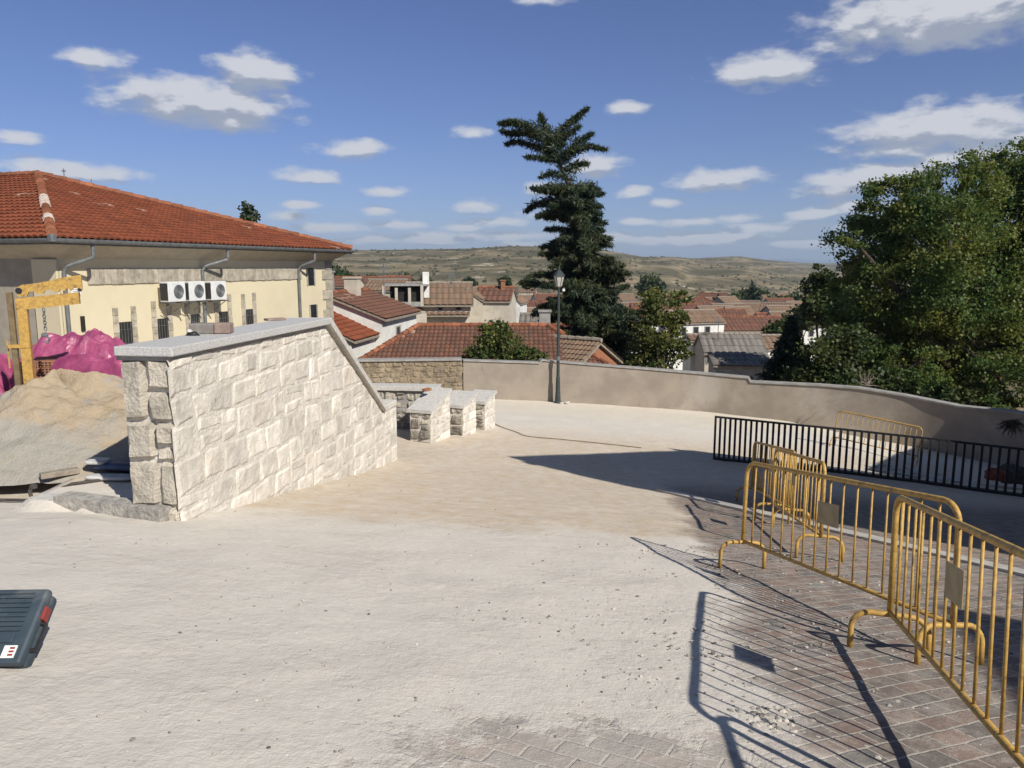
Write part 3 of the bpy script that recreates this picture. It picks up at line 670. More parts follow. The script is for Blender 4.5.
def stone_wall():
    X = WALL_D; n = Vector((X.y,-X.x,0)); L = 8.0; T = .64
    N0 = WALL_N.copy(); zb = -4.6; ztop = -.945       # ztop: underside of the slab at the near end
    sb = 4.22                                           # where the slope starts
    zend = -2.86
    def top(s):
        if s < sb: return ztop+.004*s-zb
        q = (s-sb)/(7.05-sb); z = ztop+.004*sb+(zend-(ztop+.004*sb))*min(1, q)
        return z-zb
    t = thing('stone_parapet', 'pale rough stone wall with a grey granite slab and a sloping end', 'wall', (N0.x, N0.y, -2.7))
    U = lambda s, d, z: N0+X*s+n*d+Vector((0,0,z))
    core = [U(.075,-.03,zb),U(L,-.03,zb),U(L,-.03,zb+top(L)),U(7.05,-.03,zb+top(7.05)),U(sb,-.03,zb+top(sb)),U(.075,-.03,zb+top(0))]
    mb = MB(); mb.prism(core, -n*(T-.06)); mb.build('core', M['mortar'], t)
    mb = MB(); stones(mb, U(0,-.03,zb), X, n, L, 3.7, (.26,.38), (.26,.68), .013, .014, top, .005, seed=5, jitter=.045)
    mb.build('masonry', M['limestone'], t)
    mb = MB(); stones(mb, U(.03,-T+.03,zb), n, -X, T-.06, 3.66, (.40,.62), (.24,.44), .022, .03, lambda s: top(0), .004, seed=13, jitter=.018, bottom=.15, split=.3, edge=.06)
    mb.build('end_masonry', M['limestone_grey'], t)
    mb = MB(); stones(mb, U(L,-.03,zb), -n, X, T-.06, 1.8, (.25,.3), (.25,.4), .02, .01, None, .012, seed=12); mb.build('end_masonry', M['limestone'], t)
    # recessed bed under the slab, slab, sloping coping
    mb = MB(); zs = ztop+.03
    slab = [U(-.05,-T+.03,zs),U(-.05,.045,zs),U(sb+.06,.055,zs+.004*sb),U(sb+.06,-T+.03,zs+.004*sb)]
    pts = slab; mb.prism(pts, (0,0,.10)); o = mb.build('slab', M['granite'], t)
    bv = o.modifiers.new('bevel', 'BEVEL'); bv.width = .012; bv.segments = 2
    mb = MB(); mb.prism([U(.0,-T+.02,ztop-.02),U(.0,-.015,ztop-.02),U(sb,-.015,ztop-.02+.004*sb),U(sb,-T+.02,ztop-.02+.004*sb)], (0,0,.049)); mb.build('bed_joint', M['cement'], t)
    z0 = zs+.004*sb; z1 = zend+.02
    a = [U(sb+.03,.05,z0+.04),U(sb+.12,.05,z0+.10),U(7.12,.05,z1+.085),U(7.10,.05,z1)]
    mb = MB(); mb.prism(a, -n*(T+.08)); o = mb.build('sloping_coping', M['coping'], t)
    mb = MB(); mb.box(U(7.56,-T/2,zend+.05), (.86,T-.02,.12), X, bevel=.02); mb.build('end_block', M['mortar'], t)
    # loose things lying on the slab
    zt = zs+.10
    def on(u, v):
        # point on the slab's top for a picture point
        r = ray(u, v); k = 1
        best = min(((abs((zt+.004*(((r.x*y+3.53)*X.x)+(y-7.81)*X.y))-r.z*y), y) for y in np.linspace(7,14,1400)), key=lambda q: q[0])
        return r*best[1]
    c = on(204,333.5); pv = MB().box(c+Vector((0,0,.065)), (.29,.20,.125), (1,.1,0), bevel=.012).build('paving_block', M['paver_grey']); tag(pv, 'grey paving block lying on the granite slab', 'paving block', 'paving blocks left on the slab')
    c2 = c+Vector((.245,.01,0)); pv = MB().box(c2+Vector((0,0,.068)), (.19,.20,.125), (1,.1,0), bevel=.012).build('paving_block', M['paver_red']); tag(pv, 'reddish paving block beside the grey one on the slab', 'paving block', 'paving blocks left on the slab')
    c = on(275,320.5); tag(MB().box(c+Vector((0,0,.02)), (.30,.14,.035), (.7,.7,0), bevel=.008).build('stone_chip', M['paver_red']), 'thin brown stone chip lying far along the granite slab', 'stone chip')
    c = on(192,335.5); g = MB(); rr = random.Random(4)
    def lump(mb, c, rx, ry, rz, seed, sub=2, amp=.35, fr=2.0):
        bm = bmesh.new(); bmesh.ops.create_icosphere(bm, subdivisions=sub, radius=1); bm.verts.index_update()
        vs = []
        for v in bm.verts:
            k = 1+amp*noise.fractal(v.co*fr+Vector((seed,0,0)), 1, 2, 3); vs.append(Vector(c)+Vector((v.co.x*rx*k, v.co.y*ry*k, max(-.2*rz, v.co.z*rz*k))))
        mb.add(vs, [[v.index for v in f.verts] for f in bm.faces]); bm.free(); return mb
    lump(g, c, .085, .055, .05, 3); lump(g, c+Vector((.05,-.03,0)), .06, .03, .02, 8); rag = g.build('rag', M['black_metal'], smooth=True); tag(rag, 'small crumpled black rag with a white patch on the slab', 'rag')
    lump(MB(), c+Vector((-.02,-.02,.05)), .035, .03, .03, 5).build('white_patch', M['white_bag'], rag)
    return lump
lump = stone_wall()

# kerb stones in front of the raised ground
def kerb():
    a, b = Vector((-5.45,8.42,0)), Vector((-3.60,7.78,0)); d = (b-a).normalized()
    z = lambda p: float(gz(p.x,p.y))
    def rough_block(name, m, c, size, seed, label, grp):
        bm = bmesh.new(); bmesh.ops.create_cube(bm, size=1); bmesh.ops.subdivide_edges(bm, edges=list(bm.edges), cuts=5, use_grid_fill=True); bm.verts.index_update()
        Y = Vector((-d.y,d.x,0)); vs = []
        for v in bm.verts:
            q = Vector((v.co.x*size[0], v.co.y*size[1], v.co.z*size[2])); k = noise.fractal(q*5+Vector((seed,0,0)), 1, 2, 4)*.007
            vs.append(Vector(c)+d*(q.x*(1+k*.3))+Y*(q.y+k)+Vector((0,0,q.z+k*.6)))
        mb = MB(); mb.add(vs, [[v.index for v in f.verts] for f in bm.faces]); bm.free()
        o = mb.build(name, m); tag(o, label, 'kerb stone', grp)
    for s0, s1, m, lb in ((.0,.22,'coping','short pale kerb block at the left end of the kerb'),(.24,.36,'coping','tiny pale kerb piece beside the long grey kerb stone'),(.38,1.86,'kerb_stone','long grey weathered kerb stone at the foot of the stone wall')):
        p = a+d*((s0+s1)/2); rough_block('kerb_stone', M[m], (p.x,p.y,z(p)+.0), (s1-s0,.22,.30), s0*9+1, lb, 'kerb stones before the raised ground')
kerb()

# low stepped stone piers and the rubble wall behind the big wall
def piers():
    labs = ['nearest low rubble pier with a sloping pale coping', 'middle low rubble pier with a sloping pale coping', 'farthest low rubble pier with a sloping pale coping']
    data = [((-2.50,18.25), .56, 1.15, .72, 1.06), ((-1.86,19.55), .62, .9, .72, .92), ((-1.30,20.75), .58, .8, .70, .86)]
    X = Vector((.33,.944,0)).normalized(); n = Vector((X.y,-X.x,0))
    for i, ((x, y), wd, L, h0, h1) in enumerate(data):
        zb = ground_z(x, y)-.35; o = Vector((x, y, zb)); h0 += .35; h1 += .35
        t = thing('stone_pier', labs[i], 'pier', (x, y, zb+.3), 'low stone piers beyond the big wall')
        tp = lambda s: h0+(h1-h0)*s/L
        MB().prism([o,o+X*L,o+X*L+Vector((0,0,h1)),o+Vector((0,0,h0))], n*wd).build('core', M['mortar'], t)
        m = MB(); stones(m, o, n, -X, wd, h0, (.2,.3), (.2,.35), .03, .03, None, .02, seed=20+i, bottom=.1); m.build('front_rubble', M['rubble'], t)
        m = MB(); stones(m, o+n*wd, X, n, L, h1, (.18,.28), (.2,.4), .02, .02, tp, .012, seed=30+i); m.build('side_masonry', M['limestone'], t)
        a = o-n*.05-X*.05; u = Vector((0,0,1))
        MB().prism([a+u*(h0-.0),a+X*(L+.1)+u*(h1+.03),a+X*(L+.1)+u*(h1+.10),a+u*(h0+.08)], n*(wd+.1)).build('coping', M['coping'], t)
    p = Vector((-2.13,18.75,0)); z = ground_z(-2.5,18.25)+.80+.10+.22
    tag(MB().box((p.x,p.y,z+.08), (.24,.12,.06), (.5,.8,0), Z=(-.14,-.4,1), bevel=.006).build('loose_brick', M['brick']), 'single red brick left on the nearest stone pier', 'brick')
    # wall running left behind them
    a, b = Vector((-5.6,20.9,0)), Vector((-1.95,19.55,0)); a = Vector((-6.2,20.2,0)); b = Vector((-2.0,19.75,0)); d = (b-a).normalized(); nn = Vector((d.y,-d.x,0)); zb = -4.9; H = 1.67
    t = thing('low_rubble_wall', 'low dark rubble wall with pale coping behind the piers', 'wall', (a.x,a.y,zb))
    MB().prism([Vector((a.x,a.y,zb)),Vector((b.x,b.y,zb)),Vector((b.x,b.y,zb+H)),Vector((a.x,a.y,zb+H))], -nn*.4).build('core', M['cement'], t)
    m = MB(); stones(m, Vector((a.x,a.y,zb)), d, nn, (b-a).length, H-.02, (.16,.26), (.18,.36), .05, .03, None, .03, seed=44); m.build('rubble', M['rubble'], t)
    c = (a+b)/2; MB().box((c.x-nn.x*.17,c.y-nn.y*.17,zb+H+.06), ((b-a).length+.1,.55,.12), d, bevel=.012).build('coping', M['coping'], t)
piers()

# ------------------------------------------------------------------ boundary wall
def boundary():
    tops = [(463,361),(540,363.5),(541,360.5),(558,362.5),(640,369),(700,374),(749,378.5),(750,382.5),(820,386),(860,389),(900,395.5),(960,407.5),(1005,412),(1100,425),(1400,470)]
    tu = [q[0] for q in tops]; tv = [q[1] for q in tops]
    # resample line
    pts = []
    for (x0,y0),(x1,y1) in zip(BW[1:-1], BW[2:]):
        for k in range(30): pts.append((x0+(x1-x0)*k/30, y0+(y1-y0)*k/30))
    pts.append(BW[-1])
    # smooth the bend
    q = np.array(pts); 
    for _ in range(60): q[1:-1] = (q[:-2]+2*q[1:-1]+q[2:])/4
    zt = []
    for x, y in q:
        zz = 0; 
        for _ in range(3):
            zc = y*CP-zz*SP; u = 512+F*x/zc; v = np.interp(u, tu, tv); zz = ray(u, v).z*y
        zt.append(zz if u < 1100 else zt[-1]-.02)
    t = thing('boundary_wall', 'long curved grey rendered wall round the far edge of the square', 'wall', (1.7,28.1,-5))
    nrm = []
    for i in range(len(q)):
        a = q[max(0,i-1)]; b = q[min(len(q)-1,i+1)]; d = (b-a)/np.linalg.norm(b-a); nrm.append((-d[1], d[0]))   # outward
    m = MB(); c = MB(); T = .30
    for i in range(len(q)-1):
        P = []
        for j in (i, i+1):
            x, y = q[j]; nx, ny = nrm[j]; zb = float(gz(x,y))-.4
            P.append((x,y,nx,ny,zb,zt[j]))
        (x0,y0,a0,b0,zb0,t0),(x1,y1,a1,b1,zb1,t1) = P
        m.add([(x0,y0,zb0),(x1,y1,zb1),(x1,y1,t1),(x0,y0,t0)], [(0,1,2,3)])
        m.add([(x0+a0*T,y0+b0*T,-10),(x1+a1*T,y1+b1*T,-10),(x1+a1*T,y1+b1*T,t1),(x0+a0*T,y0+b0*T,t0)], [(3,2,1,0)])
        e = .05; vs = []
        for (x,y,a,b,zb,tt) in P: vs += [(x-a*e,y-b*e,tt-.005),(x+a*(T+e),y+b*(T+e),tt-.005),(x+a*(T+e),y+b*(T+e),tt+.05),(x-a*e,y-b*e,tt+.05)]
        c.add(vs, [(0,1,5,4),(1,2,6,5),(2,3,7,6),(3,0,4,7)])
    m.build('render', M['grey_render'], t, smooth=True)
    c.build('coping', M['cement'], t)
    # older stone wall to the left of it
    a, b = Vector((-9.5,26.6,0)), Vector((-1.82,27.38,0)); d = (b-a).normalized(); nn = Vector((d.y,-d.x,0)); zb = -5.4; ztp = ray(463,360.5).z*27.4
    o = thing('old_garden_wall', 'old brown stone wall left of the grey rendered wall', 'wall', (a.x,a.y,zb))
    MB().prism([Vector((a.x,a.y,-9)),Vector((b.x,b.y,-9)),Vector((b.x,b.y,ztp)),Vector((a.x,a.y,ztp))], -nn*.4).build('core', M['old_wall'], o)
    mm = MB(); stones(mm, Vector((a.x,a.y,zb)), d, nn, (b-a).length, ztp-zb, (.14,.3), (.2,.5), .03, .04, None, .012, seed=77, jitter=.05); mm.build('masonry', M['old_wall'], o)
    cc = (a+b)/2; MB().box((cc.x-nn.x*.2,cc.y-nn.y*.2,ztp+.04), ((b-a).length,.56,.07), d, bevel=.01).build('coping', M['cement'], o)
boundary()

# ------------------------------------------------------------------ street lamp
def lamp():
    x, y = 1.70, 27.75; z = ground_z(x,y)
    t = thing('street_lamp', 'dark green street lamp with a lantern before the grey wall', 'street lamp', (x,y,z))
    MB().lathe((x,y,z-.05), [(.16,0),(.16,.09),(.11,.13),(.085,.5),(.075,1.0),(.06,1.06),(.052,2.5),(.04,4.25),(.055,4.3),(.03,4.34)], 12).build('pole', M['green_metal'], t)
    MB().lathe((x,y,z+4.27), [(.05,0),(.11,.04),(.19,.40)], 6).build('lantern_glass', M['glass_white'], t)
    m = MB(); m.lathe((x,y,z+4.67), [(.23,0),(.2,.05),(.10,.17),(.04,.24),(.045,.29),(.01,.36)], 6)
    for k in range(6):
        q = 2*math.pi*k/6; m.tube([(x+.11*math.cos(q),y+.11*math.sin(q),z+4.31),(x+.19*math.cos(q),y+.19*math.sin(q),z+4.67)], .012, 4)
    m.build('lantern_cap', M['green_metal'], t)
    MB().box((x+.17,y-.03,z+4.17), (.10,.10,.10), bevel=.02).build('junction_box', M['white_metal'], t)
    m = MB(); m.tube([(x,y,z+1.6),(x+.001,y,z+1.75)], .075, 10); m.build('clamp_band', M['gutter'], t)
    m = MB(); rr = random.Random(2)
    for k in range(5): lump(m, (x+rr.uniform(.1,.4),y-.1+rr.uniform(-.1,.1),z+.02), .06,.05,.05, k)
    tag(m.build('rubble_heap', M['coping']), 'small pale rubble heap at the foot of the lamp', 'rubble')
lamp()

# ------------------------------------------------------------------ crowd barriers
BH, BL_ = 1.075, 2.77
def make_barrier(label):
    t = thing('crowd_barrier', label, 'barrier', (0,0,0), 'yellow crowd barriers')
    L, H, zb, r = BL_, BH, .26, .14
    P = [(0,0,zb)]; P += [(0,0,H-r)]
    for k in range(1,7): q = math.pi/2*k/6; P.append((r-r*math.cos(q),0,H-r+r*math.sin(q)))
    for k in range(0,7): q = math.pi/2*k/6; P.append((L-r+r*math.sin(q),0,H-r+r*math.cos(q)))
    P.append((L,0,zb))
    m = MB(); m.tube(P, .021, 10); m.build('frame', M['yellow'], t, smooth=True)
    m = MB(); m.tube([(0,0,zb+.01),(L,0,zb+.01)], .018, 8); m.build('bottom_rail', M['yellow'], t, smooth=True)
    nb = 16
    for k in range(1, nb):
        x = L*k/nb; MB().tube([(x,0,zb+.01),(x,0,H-.005)], .0085, 6).build('bar', M['yellow'], t, smooth=True)
    MB().box((L/2,-.012,.77), (.29,.004,.19)).build('plate', M['yellow_plate'], t)
    for x in (.015, L-.015):
        Q = [(x,-.245,0),(x,-.245,.14)]
        for k in range(1,7): q = math.pi/2*k/6; Q.append((x,-.245+.12-.12*math.cos(q),.14+.12*math.sin(q)))
        Q += [(x,.125,.26)]
        for k in range(1,7): q = math.pi/2*k/6; Q.append((x,.125+.12*math.sin(q),.14+.12*math.cos(q)))
        Q.append((x,.245,0)); MB().tube(Q, .02, 8).build('foot', M['yellow'], t, smooth=True)
    return t
def place_barrier(o, x, y, phi, label=None, first=None):
    # lies along heading phi from its end at (x, y), standing square on the sloping paving
    d = Vector((math.sin(phi), math.cos(phi), 0)); p = Vector((x,y,float(gz(x,y)))); e = p+d*BL_; e.z = float(gz(e.x,e.y))
    X = (e-p).normalized(); nz = Vector((.069, .172 if y < 14 else .06, 1)).normalized(); Y = nz.cross(X).normalized(); Z = X.cross(Y)
    b = o if o else dup(first, p, 0, label)
    b.rotation_mode = 'QUATERNION'; b.location = p; b.rotation_quaternion = Matrix((X,Y,Z)).transposed().to_quaternion()
    return b
def no_plate(o):
    for ch in list(o.children):
        if ch.name.startswith('plate'): bpy.data.objects.remove(ch)
b0 = make_barrier('yellow crowd barrier nearest the camera, cut off by the right edge')
for args in ((b0, 2.585, 4.88, 3.404, None), (None, 2.335, 7.36, 2.932, 'yellow crowd barrier with its whole length in view before the nearest one'),
             (None, 3.82, 10.75, 3.288, 'yellow crowd barrier in the sun just behind the middle of the row'), (None, 4.22, 12.95, 3.25, 'yellow crowd barrier half in shade, far end of the near row'),
             (None, 9.5, 22.0, 2.28, 'yellow crowd barrier alone by the boundary wall behind the black railing')):
    bb = place_barrier(args[0], args[1], args[2], args[3], args[4], b0)
no_plate(bb); bb.scale = (.82, 1, 1)
place_barrier(None, 2.0, 2.28, 3.25, 'yellow crowd barrier just outside the right edge, only its shadow in view', b0)

# ------------------------------------------------------------------ black railing
def railing():
    px = [(714,459),(745,462.5),(780,466.5),(840,473),(912,482),(983,491.5),(1024,497),(1100,508)]
    pts = []
    for u, v in px:
        r = ray(u, v); ts = np.linspace(6,30,4000); g = r.z*ts-gz(r.x*ts, ts); i = int(np.argmax(g < 0)); pts.append(Vector((r.x*ts[i], ts[i], 0)))
    seg = [(pts[i+1]-pts[i]).length for i in range(len(pts)-1)]; tot = sum(seg)
    def at(s):
        for i, q in enumerate(seg):
            if s <= q or i == len(seg)-1:
                p = pts[i]+(pts[i+1]-pts[i])*(s/q); return p, (pts[i+1]-pts[i]).normalized()
            s -= q
    H = 1.10
    t = thing('black_railing', 'black flat bar railing along the far side of the street', 'railing', (pts[0].x,pts[0].y,ground_z(pts[0].x,pts[0].y)))
    s = 0; top = []; low = []
    while s < tot:
        p, d = at(s); z = float(gz(p.x,p.y)); 
        MB().box((p.x,p.y,z+H/2), (.055,.055,H), d, bevel=.004).build('bar', M['black_metal'], t)
        top.append((p.x,p.y,z+H-.02)); low.append((p.x,p.y,z+.02)); s += .118+.055*min(1, s/5)
    m = MB()
    for a, b in zip(top[:-1], top[1:]):
        a, b = Vector(a), Vector(b); m.box((a+b)/2, ((b-a).length+.03,.025,.05), b-a)
    m.build('top_rail', M['black_metal'], t)
    m = MB()
    for a, b in zip(low[:-1], low[1:]):
        a, b = Vector(a), Vector(b); m.box((a+b)/2, ((b-a).length+.03,.16,.08), b-a)
    m.build('base_plate', M['black_metal'], t)
railing()
# strip of paler slabs between the paved slope and the lower street
def strip():
    px = [(690,499),(744,512),(800,525),(860,540),(940,558),(1024,577)]
    m = MB(); pts = []
    for u, v in px:
        r = ray(u, v); ts = np.linspace(4,30,4000); g = r.z*ts-gz(r.x*ts, ts); i = int(np.argmax(g < 0)); pts.append(Vector((r.x*ts[i], ts[i], 0)))
    pts.append(pts[-1]+(pts[-1]-pts[-2])*2)
    d = (pts[-2]-pts[0]).normalized(); n = Vector((-d.y,d.x,0))
    a, b = pts[0]-d*1.0, pts[-1]
    L = (b-a).length; k = 0
    s = 0
    while s < L:
        e = min(L, s+.9); q = []
        for (ss, o) in ((s+.006,0),(e-.006,0),(e-.006,.30),(s+.006,.30)):
            p = a+d*ss+n*o; q.append((p.x,p.y,float(gz(p.x,p.y))+.035))
        m.prism(q, (0,0,-.2)); s = e
    tag(m.build('pale_strip', M['pale_strip']), kind='structure')
    # darker drive on the far side
    m = MB(); xs = np.linspace(0,L+6,40)
    vs = []
    for o in np.linspace(.31, 6.5, 16):
        for s in xs:
            p = a+d*s+n*o; vs.append((p.x,p.y,float(gz(p.x,p.y))+.028))
    nn_ = len(xs)
    m.add(vs, [(j*nn_+i,j*nn_+i+1,(j+1)*nn_+i+1,(j+1)*nn_+i) for j in range(15) for i in range(nn_-1) if True])
strip()

# hose on the ground
def lay(pts, r, name, m, label, cat):
    P = []
    for k in range(len(pts)-1):
        for q in range(8):
            a = [pts[max(0,k-1)], pts[k], pts[k+1], pts[min(len(pts)-1,k+2)]]; tt = q/8
            c = [0.5*((2*a[1][i])+(-a[0][i]+a[2][i])*tt+(2*a[0][i]-5*a[1][i]+4*a[2][i]-a[3][i])*tt**2+(-a[0][i]+3*a[1][i]-3*a[2][i]+a[3][i])*tt**3) for i in (0,1)]
            P.append((c[0],c[1],ground_z(c[0],c[1])+r+.012))
    return tag(MB().tube(P, r, 6).build(name, m, smooth=True), label, cat)
def G(u, v):
    r = ray(u, v); ts = np.linspace(1.5,30,6000); g = r.z*ts-gz(r.x*ts, ts); i = int(np.argmax(g < 0)); return (r.x*ts[i], ts[i])
lay([G(487,420),G(500,427),G(517,433),G(528,437),G(560,440),G(600,444),G(645,449)], .011, 'garden_hose', M['hose'], 'thin brown hose lying across the dusty square', 'hose')

# ------------------------------------------------------------------ sand pile, bricks, lifting fork
def pile():
    cx, cy = -6.6, 11.0; m = MB()
    def fn(a, b):
        q = a*2*math.pi; rr = b
        ex, ey = (3.3 if math.cos(q) > 0 else 2.35), 2.0
        x = cx+ex*rr*math.cos(q); y = cy+ey*rr*math.sin(q)
        h = 1.08*(1-rr**1.25)*(1+.10*math.sin(3*q+1))+.15*noise.fractal(Vector((x*1.3,y*1.3,0)), .9, 2, 5)*(1-rr*.8)+.05*abs(noise.noise(Vector((x*4,y*4,2))))+.025*noise.fractal(Vector((x*7,y*7,5)), .8, 2, 3)
        if x > -4.17: x = -4.17+(x+4.17)*.02
        return Vector((x, y, -2.66+max(-.05, h)))
    m.grid(fn, 150, 64)
    s, nt, b = newmat('builders_sand'); P = worldpos(nt); n1 = noise_tex(nt, P, 1.1, 6, .65, .4); n2 = noise_tex(nt, P, 7, 6, .7); n3 = noise_tex(nt, P, 45, 4, .6)
    sp = nd(nt, 'ShaderNodeSeparateXYZ'); nt.links.new(P, sp.inputs[0])
    g = mrange(nt, mth(nt, 'ADD', mth(nt, 'MULTIPLY_ADD', n1, 2.2, sp.outputs[2]), mth(nt, 'MULTIPLY', sp.outputs[0], .35)), -3.45, -2.95, 1, 0)
    c = mixc(nt, g, (.41,.325,.225), (.36,.335,.29)); c = mixc(nt, mrange(nt, n1, .56, .66, 0, .8), c, (.33,.315,.29)); c = mixc(nt, mrange(nt, n2, .5, .72, 0, .5), c, (.28,.225,.15))
    nt.links.new(c, b.inputs['Base Color']); b.inputs['Roughness'].default_value = 1; b.inputs['Specular IOR Level'].default_value = .05
    bump(nt, b, mth(nt, 'MULTIPLY_ADD', n3, .4, n2), .9, .05)
    tag(m.build('sand_pile', s, smooth=True), 'heap of ochre building sand left of the stone wall', 'sand pile')
pile()
def bricks_under_film():
    t = Vector((-8.0,13.7,-2.62)); z0 = -2.62
    def brick_stack(x, y, w, dd, h, rot, label, nm='brick_stack'):
        m = MB(); X = Vector((math.cos(rot),math.sin(rot),0)); Y = Vector((-X.y,X.x,0)); nz = int(h/.11); nx = int(w/.26); ny = max(1,int(dd/.13))
        o = thing(nm, label, 'bricks', (x,y,z0), 'stacks of hollow bricks under pink film')
        hm = MB()
        for k in range(nz):
            for i in range(nx):
                for j in (0, ny-1):
                    c = Vector((x,y,z0+.12+k*.112+.05))+X*((i-(nx-1)/2)*.262+(random.uniform(-.012,.012)))+Y*((j-(ny-1)/2)*.132)
                    m.box(c, (.25,.12,.105), X, bevel=.004)
                    if j == 0:
                        for a in range(4):
                            for b in range(2): hm.box(c-Y*.0605+X*(-.085+.057*a)+Vector((0,0,-.022+.044*b)), (.036,.004,.026), X)
        m.box((x,y,z0+.12+nz*.055), (nx*.255,ny*.12,nz*.108), X)
        nf = len(m.f); m.add(hm.v, hm.f); bo = m.build('bricks', M['brick'], o); bo.data.materials.append(M['dark'])
        for p_ in bo.data.polygons[nf:]: p_.material_index = 1
        pm = MB()
        for q in (-.4,0,.4): pm.box(Vector((x,y,z0+.05))+Y*(q*dd), (w,.1,.1), X)
        pm.build('pallet', M['wood'], o)
    brick_stack(-8.05,13.45,1.05,.9,.98,.18,'stack of hollow red bricks showing through the torn pink film')
    brick_stack(-8.05,14.95,.55,.6,1.0,.1,'smaller hollow brick stack behind the pink film')
    def drape(name, label, cx, cy, lx, ly, hh, seed, rot=0):
        m = MB(); nu, nv = 72, 60; X = Vector((math.cos(rot),math.sin(rot),0)); Y = Vector((-X.y,X.x,0))
        def fn(a, b):
            s = (a-.5)*2; q = (b-.5)*2
            e = max(abs(s), abs(q)); k = noise.fractal(Vector((s*1.5+seed,q*1.5,0)), .8, 2.1, 4); r2 = noise.fractal(Vector((s*4+seed,q*4,7)), .7, 2.1, 4)
            cr = abs(noise.noise(Vector((s*2.3+q*1.4+seed*2,q*2.6,3)))); cr2 = abs(noise.noise(Vector((s*5+seed,q*5-s*2,5))))
            h = hh*(1-sst(.35,1.05,e+.12*k))+.20*k*(1-.5*e)+.05*r2+(.16*(1-cr*2.2)+.07*(1-cr2*2.2))*(1-.4*e)
            sp = 1+.12*k
            return Vector((cx,cy,0))+X*(s*lx*sp)+Y*(q*ly*sp-.1*cr)+Vector((0,0,z0+max(.02, h)))
        m.grid(fn, nu, nv); o = m.build(name, M['pink'], smooth=False); o.modifiers.new('sol','SOLIDIFY').thickness = .004; tag(o, label, 'plastic film', 'pink plastic film over bricks'); return o
    drape('plastic_film', 'crumpled pink plastic film heaped high behind the lifting fork', -8.3,14.5,1.35,1.0,1.14,3,.1)
    drape('plastic_film', 'pink plastic film spread low beside the stone wall', -7.05,13.05,1.55,.85,.86,9,-.2)
    drape('plastic_film', 'pink plastic film in shade at the left edge', -10.1,13.9,1.1,.9,1.05,15,.2)
bricks_under_film()
def lifting_fork():
    x, y, z0 = -7.93, 12.3, -2.62
    t = thing('lifting_fork', 'yellow crane pallet fork standing behind the sand heap', 'lifting fork', (x,y,z0))
    X = Vector((.95,.30,0)).normalized(); Y = Vector((-X.y,X.x,0)); u = Vector((0,0,1)); o = Vector((x,y,z0))
    m = MB(); m.box(o+u*1.05+X*.02, (.15,.12,2.1), X, bevel=.012); m.build('mast', M['yellow'], t)
    m = MB(); m.box(o-X*.14+u*1.12, (.085,.09,2.2), X, bevel=.01); m.build('inner_mast', M['hose'], t)
    m = MB(); 
    for zz in (1.35,): m.box(o-X*.06+u*zz, (.32,.14,.06), X, bevel=.006)
    m.tube([o-X*.24+u*1.0,o-X*.24+u*1.45,o-X*.1+u*1.47], .014, 6); m.build('brace', M['yellow'], t)
    s = Vector((X.x,X.y,.10)).normalized()
    m = MB(); m.prism([o-X*.06-Y*.05+u*1.93,o-X*.06-Y*.05+s*.92+u*1.93,o-X*.06-Y*.05+s*.92+u*2.12,o-X*.06-Y*.05+u*2.12], Y*.1); m.build('lower_arm', M['yellow'], t)
    a = o-Y*.06+u*2.16-X*.02
    prof = [(0,.02),(.03,-.02),(.16,-.02),(.2,.05),(.30,.05),(.34,.0),(.44,.0),(.48,.05),(.60,.05),(.64,0),(.7,.0),(.74,.05),(.8,.0),(.86,.05),(.92,.0),(.98,.05),(1.08,.0),(1.12,.0),(1.12,.24),(.75,.22),(.55,.19),(.3,.17),(.1,.17),(.02,.14)]
    m = MB(); m.prism([a+s*(p[0]*.84)+u*p[1] for p in prof], Y*.05); m.build('hook_bar', M['yellow'], t)
    m = MB(); m.tube([a+s*.03+u*.08-Y*.01,a+s*.03+u*.08+Y*.06], .05, 10); m.tube([a+s*.9-Y*.01,a+s*.9+Y*.06], .03, 8); m.build('pin', M['black_metal'], t)
    m = MB(); p = o+X*.34+u*1.93-Y*.08
    for k in range(7):
        c = p-u*(.05*k); ang = k*1.57
        m.tube([c+Vector((.022*math.cos(q)*math.cos(ang),.022*math.cos(q)*math.sin(ang),.034*math.sin(q))) for q in np.linspace(0,2*math.pi,9)], .008, 5, False)
    c = p-u*.42; m.tube([c+u*.06,c,c+X*.05-u*.05,c+X*.02-u*.11,c-X*.05-u*.08], .018, 6); lump(m, c-X*.02, .05,.05,.06, 4)
    m.build('chain_hook', M['gutter'], t)
    m = MB(); 
    for q in (-.28,.28): m.box(o+Y*q-X*.1+u*.05, (.09,.09,.08), X); m.box(o+X*.5+Y*q+u*.05, (1.2,.1,.05), X, bevel=.005)
    m.box(o-X*.1+u*.05, (.09,.7,.09), X); m.build('tine', M['yellow'], t)
lifting_fork()
